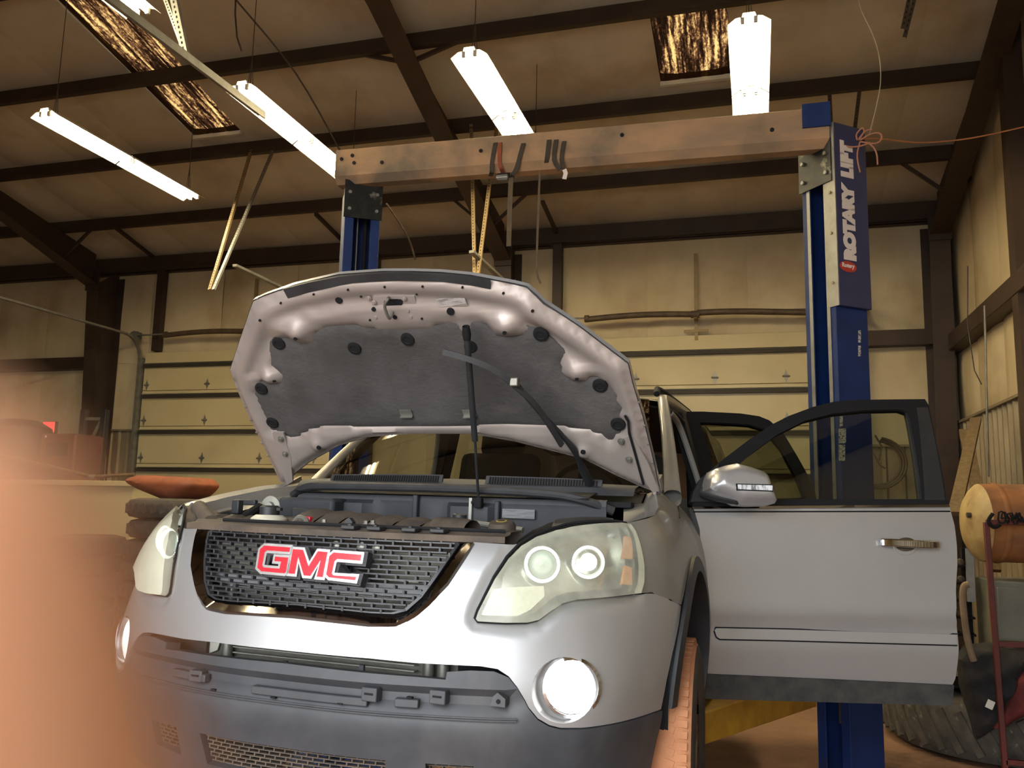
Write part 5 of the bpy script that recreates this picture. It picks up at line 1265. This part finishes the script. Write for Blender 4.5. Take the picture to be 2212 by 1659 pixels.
# mirror
mo = .17
mo_l = [(1554, 1009), (1575, 1002), (1601, 997), (1632, 1005), (1660, 1015), (1669, 1024), (1676, 1050), (1683, 1078), (1678, 1086), (1633, 1087), (1606, 1085), (1570, 1069), (1539, 1053), (1543, 1035), (1547, 1022)]
MP0 = D.pt(.15, 1.16, mo); MN = D.n*.93+D.dv*.0+P3(0, 0, .12); MN /= np.linalg.norm(MN)
mxd = D.dv; myd = np.cross(MN, mxd); myd = myd if myd[2] > 0 else -myd
def muv(px, py):
    p = on_plane(px, py, MP0, MN)-MP0; return (float(p@mxd), float(p@myd))
MOL = np.array([muv(*p) for p in mo_l]); mc = MOL.mean(0)
def msurf(vv):
    d = pdist(MOL, vv); r = .048*np.clip(d/.034, 0, 1)**.75+.012*np.clip((vv[:, 1]-mc[1])/.06, -1, 1)*-1
    return np.array([MP0+mxd*u+myd*v+MN*(q-.03) for (u, v), q in zip(vv, r)])
mir = patch('side_mirror', [tuple(p) for p in MOL], None, .012, silver, fd, extra=msurf, lip=.10, lipdir=-MN, flip=False, sharp=50)
led = M('mirror_turn_signal', (.75, .77, .8), (.2, .2, .2), scale=60, stretch=(1, 1, .2), lo=.45, hi=.6, rough=.15)
ledp = [muv(*p) for p in ((1587, 1049), (1662, 1051), (1662, 1062), (1588, 1059))]
patch('turn_signal', ledp, lambda u, v: MP0+mxd*u+myd*v+MN*.030, .01, led, fd, lip=.008, lipdir=-MN)
patch('turn_signal_bezel', offset_poly(ledp, .004), lambda u, v: MP0+mxd*u+myd*v+MN*.028, .01, rubber, fd, lip=.008, lipdir=-MN)
D.patch('mirror_sail', [(1492, 1084), (1498, 1062), (1514, 1033), (1553, 1000), (1548, 1040), (1560, 1084)], black, fd, o=.02, lip=.03)
a0, a1 = D.pt(*D.uv(1520, 1062, .04), .03), MP0+mxd*muv(1600, 1078)[0]+myd*muv(1600, 1078)[1]-MN*.03
MB().tube(smooth_poly([a0, a0*.6+a1*.4+P3(0, 0, -.004), a1], False, 4), [.026, .026, .025, .024, .023, .022, .022, .02, .02], 12).build('mirror_arm', black, fd)
# rear door, also open
D2_ = DoorFrame((.90, 2.66, 0), 58)
ro = [(1478, 889), (1520, 889), (1600, 893), (1640, 899), (1662, 908), (1690, 932), (1722, 985), (1757, 1048), (1766, 1090)]
ru = [D2_.uv(*p) for p in ro]; umx = ru[-1][0]; umn = ru[0][0]
rd_ = D2_.patch('rear_door', [(umn, .42), (umx, .42), (umx, .8), (umx, ru[-1][1]), (umn, 1.10)], silver, car, raw=True, lip=.05)
ri = [(1512, 912), (1560, 913), (1620, 917), (1655, 928), (1690, 970), (1722, 1030), (1740, 1075), (1560, 1080)]
D2_.patch('window_frame', ro+[(1490, 1092)], rubber, rd_, o=.003, holes=[ri], lip=.035)
D2_.patch('window_glass', ri, rear_glass, rd_, o=-.012, lip=0)
D2_.patch('belt_moulding', [(1500, 1085), (1765, 1085), (1766, 1092), (1500, 1092)], rubber, rd_, o=.01, lip=.01)
# ================================================================ CLUTTER ON THE RIGHT
rust_tank = M('rusted_tank_steel', (.42, .17, .055), (.22, .095, .04), scale=3.5, stretch=(1, 1, 1.5), rough=.75, c3=(.12, .09, .06), c3scale=1.6, c3lo=.5, c3hi=.68)
yel_tank = M('yellowed_tank_cap', (.52, .40, .17), (.35, .22, .09), scale=4, rough=.6, c3=(.10, .07, .04), c3scale=3, c3lo=.58, c3hi=.7)
redp = M('red_steel_paint', (.15, .022, .015), (.09, .018, .013), scale=8, rough=.55)
greyg = M('grey_green_sheet', (.20, .20, .16), (.14, .14, .11), scale=3, rough=.6)
board = M('weathered_board', (.17, .115, .055), (.11, .075, .036), scale=4, stretch=(6, 6, .6), rough=.8)
dusty_tyre = M('dusty_tractor_tyre', (.11, .095, .072), (.065, .057, .045), scale=9, rough=.95, bump=.4, bscale=30, c3=(.26, .23, .18), c3scale=14, c3lo=.62, c3hi=.72)
jack_dark = M('dark_jacket_cloth', (.014, .014, .016), (.022, .02, .02), scale=14, rough=.9, bump=.5, bscale=18)
jack_red = M('maroon_cloth', (.16, .025, .022), (.10, .018, .016), scale=10, rough=.9, bump=.4, bscale=30)
tank = thing('air_tank', (1.95, 6.75, 1.36), 'rusty orange horizontal air tank with yellowed end, right of the open door', 'tank')
c = np.array([1.50, 6.75, 1.63]); ax = np.array([1, .12, 0])/math.hypot(1, .12)
MB().lathe([(.27, 0), (.272, .05), (.272, .86), (.27, .88)], c, ax, 40).build('shell', rust_tank, tank, world=True)
MB().lathe([(.0, -.10), (.10, -.092), (.18, -.07), (.235, -.035), (.27, 0.0)], c, ax, 40).build('end_cap', yel_tank, tank, world=True)
MB().lathe([(.27, .88), (.2, .95), (0, .98)], c, ax, 40).build('end_cap', yel_tank, tank, world=True)
MB().lathe([(.275, .08), (.279, .09), (.279, .11), (.275, .12)], c, ax, 40).build('weld_band', rust_tank, tank, world=True)
MB().cyl(c+ax*.02+np.array([0, -.1, .05])-ax*.12, c-ax*.05+np.array([0, -.1, .05]), .018, n=10).build('drain_plug', rusty, tank, world=True)
fr = thing('red_steel_frame', (1.9, 6.3, 0), 'red steel frame of a cart standing in front of the rusty tank', 'frame')
zt = at_y(2130, 1128, 6.4)
xs = zt[0]
for p0, p1 in (((xs, 6.4, zt[2]), (2.45, 6.4, zt[2]+.01)), ((xs, 6.4, zt[2]), (xs+.03, 6.4, 0)), ((2.45, 6.4, zt[2]), (2.45, 6.4, 0)), ((xs+.03, 6.4, .85), (2.45, 6.4, .86)), ((xs+.03, 6.4, .12), (2.45, 6.4, .12))):
    MB().bar(p0, p1, .034, .034).build('tube', redp, fr, world=True, bevel=.004)
cl = at_y(2190, 1120, 6.3)
ch = thing('chain_hoist', cl, 'dark greasy chain hook hanging over the red frame', 'hoist')
for k in range(7): MB().tube([cl+np.array([0.022*math.cos(a)+.024*k-.07, -.01*k % .03, .015*math.sin(a)+random.uniform(-.03, .03)]) for a in np.linspace(0, 2*math.pi, 9)[:-1]], .006, 6, closed=True).build('link', rubber, ch, world=True)
MB().tube(smooth_poly([cl+np.array(q) for q in ((-.12, 0, .03), (-.15, 0, -.02), (-.12, 0, -.06), (-.08, 0, -.04))], False, 4), .012, 8).build('hook', rubber, ch, world=True)
cab = thing('metal_cabinet', (1.98, 6.85, .43), 'grey-green metal cabinet below the rusty tank', 'cabinet')
MB().box((1.98, 6.85, .84), (.9, .5, .80)).build('body', greyg, cab, world=True, bevel=.01)
for z0, z1 in ((.46, .82), (.85, 1.2)):
    d = MB().box((1.98, 6.59, (z0+z1)/2), (.86, .02, z1-z0)).build('drawer_front', greyg, cab, world=True, bevel=.004); MB().box((1.98-.15, 6.575, z1-.06), (.14, .015, .02)).build('pull', galv, d, world=True)
rk = thing('parts_rack', (1.3, 7.0, .43), 'dark narrow rack with bolts and pegs between the car door and the cabinet', 'rack')
for x_ in (1.17, 1.46): MB().box((x_, 7.05, .94), (.05, .05, 1.0)).build('post', rubber, rk, world=True)
for k in range(8):
    z = .47+k*.12; s_ = MB().box((1.315, 7.05, z), (.34, .22, .015)).build('shelf', rubber, rk, world=True)
    for q in range(3): MB().lathe([(.0, .02), (.02, .015), (.03, 0)], (1.2+q*.1+random.uniform(-.02, .02), 6.93, z+.03), (0, -1, .2), 8).build('bolt_head', galv if q % 2 else rusty, rk, world=True)
tag(MB().bar(at_y(2094, 1185, 6.85), at_y(2098, 1300, 6.85), .05, .03, up=(0, 1, 0)).build('grey_bar', galv), 'grey flat steel bar standing in front of the dark rack', 'bar')
tag(MB().tube(smooth_poly([at_y(a, b, 6.5) for a, b in ((2092, 1262), (2082, 1268), (2080, 1300), (2088, 1370), (2098, 1410), (2104, 1428))], False, 5), .022, 10).build('beige_hose', M('beige_hose', (.34, .25, .16), (.25, .17, .10), scale=9, rough=.8)), 'short beige hose hanging beside the open door', 'hose')
tag(MB().bar(at_y(2062, 1110, 7.9), at_y(2108, 905, 9.6), .10, .04).build('wooden_board', board), 'weathered wooden board leaning against the corrugated right wall', 'board')
tag(MB().bar(at_y(2048, 1120, 8.6)*np.array([1, 1, 0])+np.array([.35, 0, 1.2]), at_y(2084, 930, 9.8), .11, .04).build('wooden_board', board), 'narrower wooden board leaning behind the wide one at the right wall', 'board')
# big tyre lying flat, and the clothes on it
ty = thing('tractor_tyre', (1.72, 7.42, 0), 'dusty grey tractor tyre lying flat on the floor at lower right', 'tyre')
MB().lathe([(.45, .40), (.60, .42), (.74, .38), (.79, .28), (.80, .19), (.79, .10), (.74, .02), (.45, .0)], (1.72, 7.42, 0), (0, 0, 1), 56).build('casing', dusty_tyre, ty, world=True)
for k in range(40):
    a = 2*math.pi*k/40
    MB().box((1.72+.795*math.cos(a), 7.42+.795*math.sin(a), .2), (.028, .05, .30), Matrix.Rotation(a, 3, 'Z') @ Matrix.Rotation(.5, 3, 'X')).build('tread_lug', dusty_tyre, ty, world=True)
def cloth(name, L, Y, mat, depth=.10, h=.04, seed=1):
    rs = np.random.RandomState(seed); P = [(float(at_y(a, b, Y)[0]), float(at_y(a, b, Y)[2])) for a, b in L]; A = np.array(P); ph = rs.rand(8)*6
    def f(vv):
        d = pdist(A, vv); r = depth*np.sqrt(np.clip(d/.14, 0, 1))+.018*np.sin(26*vv[:, 0]+14*vv[:, 1]+ph[0])+.014*np.sin(41*vv[:, 1]-17*vv[:, 0]+ph[1])
        return np.stack([vv[:, 0], Y-r, vv[:, 1]], -1)
    o = patch(name, P, None, h, mat, None, extra=f, lip=depth*1.4, lipdir=(0, 1, 0)); return o
ct = cloth('dark_jacket', [(2075, 1425), (2100, 1400), (2150, 1395), (2190, 1398), (2235, 1400), (2235, 1500), (2180, 1545), (2130, 1590), (2112, 1600), (2100, 1540), (2085, 1490)], 6.58, jack_dark, .14, .025, 2)
tag(ct, 'black jacket hanging over the side of the tractor tyre', 'jacket')
ct2 = cloth('red_cloth', [(2235, 1440), (2200, 1470), (2185, 1515), (2170, 1545), (2150, 1575), (2180, 1570), (2235, 1530)], 6.42, jack_red, .06, .02, 3)
tag(ct2, 'maroon cloth hanging beside the black jacket on the tyre', 'cloth')
tag(MB().box(at_y(2139, 1522, 6.40), (.045, .012, .055), Matrix.Rotation(.4, 3, 'Y')).build('paper_tag', fixture_white, bevel=.003), 'small white paper tag lying on the black jacket', 'tag')
# coil of hose on the back wall behind the lift
hc = thing('hose_coil', at_y(1905, 1010, 11.9), 'dark coil of hose on the wall, seen through the door glass', 'hose')
for k in range(3):
    cc_ = at_y(1892+k*2, 1000, 11.9-.04*k); r = .30+.02*k
    MB().tube([cc_+np.array([r*math.cos(a), 0, r*.95*math.sin(a)]) for a in np.linspace(-1.9, 1.4, 20)], .016, 8).build('loop', rusty, hc, world=True)
for pp in ([(1890, 940), (1905, 965), (1898, 995)], [(1880, 975), (1890, 985), (1900, 1005), (1912, 1012)]):
    MB().tube([at_y(a, b, 11.8) for a, b in pp], .012, 8).build('hook', rusty, hc, world=True)
# ================================================================ CLUTTER ON THE LEFT
cush = M('rust_orange_vinyl', (.26, .075, .03), (.17, .05, .022), scale=5, rough=.7)
P = [(float(at_y(a, b, 7.7)[0]), float(at_y(a, b, 7.7)[2])) for a, b in ((272, 1036), (300, 1027), (350, 1028), (400, 1031), (414, 1040), (417, 1050), (400, 1068), (375, 1082), (366, 1083), (330, 1070), (285, 1050))]
A_ = np.array(smooth_poly(P, True, 4))
def cs(vv):
    d = pdist(A_, vv); return np.stack([vv[:, 0], 7.7-.10*np.sqrt(np.clip(d/.08, 0, 1)), vv[:, 1]], -1)
cu = patch('seat_cushion', [tuple(p) for p in A_], None, .025, cush, None, extra=cs, lip=.45, lipdir=(0, 1, 0))
tag(cu, 'rust-orange vinyl seat cushion lying on the tyre pile at left', 'cushion')
oldtyre = M('old_tyre_rubber', (.035, .031, .027), (.06, .052, .043), scale=8, rough=.9)
def old_tyre(x_, y_, z_, r, label, tilt=0):
    t = thing('old_tyre', (x_, y_, z_), label, 'tyre', 'tyres piled at the left of the car'); t.rotation_euler = (tilt, 0, random.random())
    MB().lathe([(r*.55, .16), (r*.72, .21), (r*.92, .19), (r, .14), (r, .07), (r*.92, .02), (r*.72, 0), (r*.55, .05)], (0, 0, 0), (0, 0, 1), 36, closed=True).build('casing', oldtyre, t)
    g = MB()
    for k in range(30):
        a = 2*math.pi*k/30; g.box((r*.995*math.cos(a), r*.995*math.sin(a), .105), (.014, .05, .09), Matrix.Rotation(a, 3, 'Z') @ Matrix.Rotation(.4, 3, 'X'))
    g.build('tread_blocks', oldtyre, t)['kind'] = 'stuff'
    return t
names = ['lowest', 'second lowest', 'third', 'fourth', 'fifth', 'sixth', 'topmost']
names.insert(6, 'seventh')
for k in range(8): old_tyre(-5.98+random.uniform(-.04, .04), 7.75+random.uniform(-.04, .04), .21*k, .43, '%s black tyre of the right stack, under the orange cushion' % names[k])
for k in range(6): old_tyre(-7.2+random.uniform(-.05, .05), 7.9+random.uniform(-.04, .04), .21*k, .42, '%s black tyre of the left stack behind the blurred finger' % (names[k] if k < 5 else names[-1]))
bw = thing('workbench', (-8.1, 9.6, 0), 'cream workbench with a thick top, behind the tyres at left', 'bench')
MB().box((-9.1, 9.6, 1.86), (2.9, .8, .07)).build('bench_top', door_paint, bw, world=True, bevel=.008); MB().box((-9.1, 9.6, 1.4), (2.8, .7, .85)).build('cupboard', door_paint, bw, world=True)
for x_ in (-10.4, -9.1, -7.8): MB().box((x_, 9.35, .5), (.09, .09, 1.0)).build('leg', rusty, bw, world=True)
pl = thing('long_pole', at_y(130, 1010, 9.0), 'long pale pole slanting above the workbench at left', 'pole')
MB().tube([at_y(-20, 978, 9.0), at_y(110, 1008, 9.0), at_y(200, 1030, 9.0), at_y(290, 1025, 9.0)], .022, 8).build('shaft', board, pl, world=True); MB().lathe([(.026, -.05), (.03, 0), (.026, .05)], at_y(200, 1030, 9.0), (1, 0, 0), 10).build('joint', galv, pl, world=True)
ex_m = emission('exit_sign_red', (1.0, .05, .04), 2.2)
es = thing('exit_sign', at_y(108, 925, 12.40), 'small glowing red sign on the far back wall at left', 'sign')
c = at_y(108, 924, 12.40); MB().box(c, (.30, .06, .22)).build('sign_box', black, es, world=True, bevel=.008); MB().prism([(-.13, -.06), (-.06, -.11), (.0, -.10), (.10, -.12), (.13, -.07), (.13, .10), (-.13, .10)], lambda u, v: c+np.array([u, -.032, v]), (0, -.004, 0)).build('lit_face', ex_m, es, world=True)
w3 = thing('window_3', at_y(105, 1015, 12.3), kind='structure')
for a in (((58, 1003), (105, 1020)), ((110, 1002), (152, 1016))):
    p, q = at_y(*a[0], 12.33), at_y(*a[1], 12.33)
    MB().box((p+q)/2, (abs(q[0]-p[0]), .02, abs(p[2]-q[2]))).build('bright_pane', emission('daylit_pane', (1, .98, .95), 3.5), w3, world=True)
    MB().box((p+q)/2+np.array([0, .02, 0]), (abs(q[0]-p[0])+.12, .02, abs(p[2]-q[2])+.12)).build('frame', galv, w3, world=True)
corrugated(wb, (-10.88, YW-.05, 0), (-10.36, YW-.05, 0), 0, 2.86, (0, -1, 0), .17)
lr = thing('pipe_rack', (-11.05, 11.55, 0), 'dark two-post rack in front of the left steel column', 'rack')
pa, pb_ = at_y(184, 885, 11.55), at_y(228, 885, 11.55)
for p in (pa, pb_): MB().box((p[0], 11.55, p[2]/2), (.1, .1, p[2])).build('post', black, lr, world=True, bevel=.006)
for py in (905, 960): MB().box(((pa[0]+pb_[0])/2, 11.55, at_y(200, py, 11.55)[2]), (pb_[0]-pa[0], .06, .05)).build('cross_rail', galv, lr, world=True)
MB().bar((pa[0]+.05, 11.52, pa[2]-.8), (pb_[0]-.05, 11.52, pa[2]-.2), .04, .03).build('diagonal_brace', galv, lr, world=True)
tc = thing('red_machine', (-10.8, 11.0, 0), 'dull red machine cabinet standing below the glowing sign', 'machine')
p, q = at_y(122, 940, 11.0), at_y(190, 1000, 11.0)
MB().box(((p[0]+q[0])/2, 11.0, p[2]/2), (q[0]-p[0], .6, p[2])).build('body', M('faded_red_enamel', (.14, .05, .04), (.09, .04, .03), scale=4, rough=.6), tc, world=True, bevel=.03); MB().box(((p[0]+q[0])/2, 10.69, p[2]-.25), (.4, .02, .2)).build('control_panel', black, tc, world=True); MB().lathe([(0, .01), (.02, 0)], (p[0]+.1, 10.69, p[2]-.05), (0, -1, 0), 10).build('indicator', fixture_white, tc, world=True)
dk = thing('dark_drum', at_y(50, 960, 11.7)*np.array([1, 1, 0]), 'large dark rounded drum far left behind the blurred finger', 'drum')
p = at_y(45, 905, 11.7); MB().lathe([(.0, p[2]), (.3, p[2]-.03), (.5, p[2]-.15), (.56, p[2]-.4), (.56, 0)], (p[0], 11.7, 0), (0, 0, 1), 28).build('drum_body', black, dk, world=True); MB().lathe([(.565, .9), (.575, .92), (.575, .96), (.565, .98)], (p[0], 11.7, 0), (0, 0, 1), 28).build('hoop', galv, dk, world=True)

# ================================================================ THE HAND AT THE LENS
skin = bpy.data.materials.new('skin'); skin.use_nodes = True
b = skin.node_tree.nodes['Principled BSDF']; b.inputs['Base Color'].default_value = (.86, .44, .25, 1); b.inputs['Roughness'].default_value = .85; b.inputs['Specular IOR Level'].default_value = .08
b.inputs['Subsurface Weight'].default_value = .2; b.inputs['Subsurface Radius'].default_value = (.006, .002, .001); b.inputs['Subsurface Scale'].default_value = 1.0
nail_m = M('finger_nail', (.82, .56, .46), rough=.35)
def cs_(x_, y_, z_):                                   # phone-centred metres: right, up, forward
    return CAMP+CR*x_+CU*y_+CF*z_
bm = bmesh.new(); lay = bm.verts.layers.skin.verify()
def chain(pts, start=None):
    prev = start
    for (x_, y_, z_, r) in pts:
        v = bm.verts.new(Vector([float(k) for k in cs_(x_, y_, z_)])); v[lay].radius = (r, r)
        if prev is not None: bm.edges.new((prev, v))
        prev = v
    return prev
palm0 = bm.verts.new(Vector([float(k) for k in cs_(-.050, -.110, .020)])); palm0[lay].radius = (.026, .016); palm0[lay].use_root = True
palm1 = chain([(-.046, -.085, .024, .024)], palm0); palm2 = chain([(-.042, -.068, .026, .018)], palm1)
chain([(-0.032, -0.056, 0.024, 0.0098), (-0.0190, -0.036, 0.0180, 0.0088), (-0.0124, -0.0210, 0.0130, 0.0084), (-0.0121, -0.0115, 0.0118, 0.0082), (-0.0121, -0.0054, 0.0114, 0.0078), (-0.0123, -0.0016, 0.0112, 0.0064), (-0.0125, 0.0001, 0.0112, 0.0042)], palm2)      # index finger, tip at the lens
chain([(-.045, -.056, .034, .0100), (-.040, -.030, .044, .0092), (-.024, -.028, .052, .0085), (-.012, -.038, .050, .0075)], palm2) if 0 else None
for dx, dz, L_ in ((-.012, .012, 1.0), (-.018, .026, .93), (-.022, .040, .78)):
    chain([(-.044+dx*.6, -.070, .024+dz, .0095), (-.042+dx, -.070+.020*L_, .030+dz, .0088), (-.030+dx*.6, -.062+.012*L_, .040+dz, .0082), (-.020+dx*.4, -.078, .038+dz, .0075)], palm2)
chain([(-.034, -.100, .006, .0125), (-.016, -.088, -.006, .0110), (-.004, -.072, -.010, .0098), (.002, -.060, -.010, .0085)], palm0)                                             # thumb leaves the side of the palm
chain([(-.056, -.140, .014, .023), (-.070, -.200, -.010, .027), (-.100, -.300, -.060, .036), (-.13, -.40, -.12, .040)], palm0)
me = bpy.data.meshes.new('hand'); bm.to_mesh(me); bm.free()
ho = bpy.data.objects.new('hand_tmp', me); COL.objects.link(ho)
sm = ho.modifiers.new('skin', 'SKIN'); sm.use_smooth_shade = True; sb = ho.modifiers.new('sub', 'SUBSURF'); sb.levels = 2; sb.render_levels = 2
dg = bpy.context.evaluated_depsgraph_get(); dg.update(); hm = bpy.data.meshes.new_from_object(ho.evaluated_get(dg)); bpy.data.objects.remove(ho)
for v in hm.vertices: v.co -= Vector([float(k) for k in CAMP])
hm.name = 'hand'; hand = link('hand', hm, skin, None, Vector([float(k) for k in CAMP]), 0, 180)
tag(hand, 'blurred finger of the photographer\'s hand reaching in at the lower left', 'hand')
nl = MB().ell((0, 0, 0), (.0042, .0050, .0010), 12, 6)
R = Matrix((Vector([float(k) for k in CR]), Vector([float(k) for k in CU]), Vector([float(k) for k in CF]))).transposed()
nc = Vector([float(k) for k in (CR*-.0140+CU*-.0125+CF*.0180)])
nl.v = [tuple(nc+R @ Vector(p)) for p in nl.v]; nl.build('finger_nail', nail_m, hand)
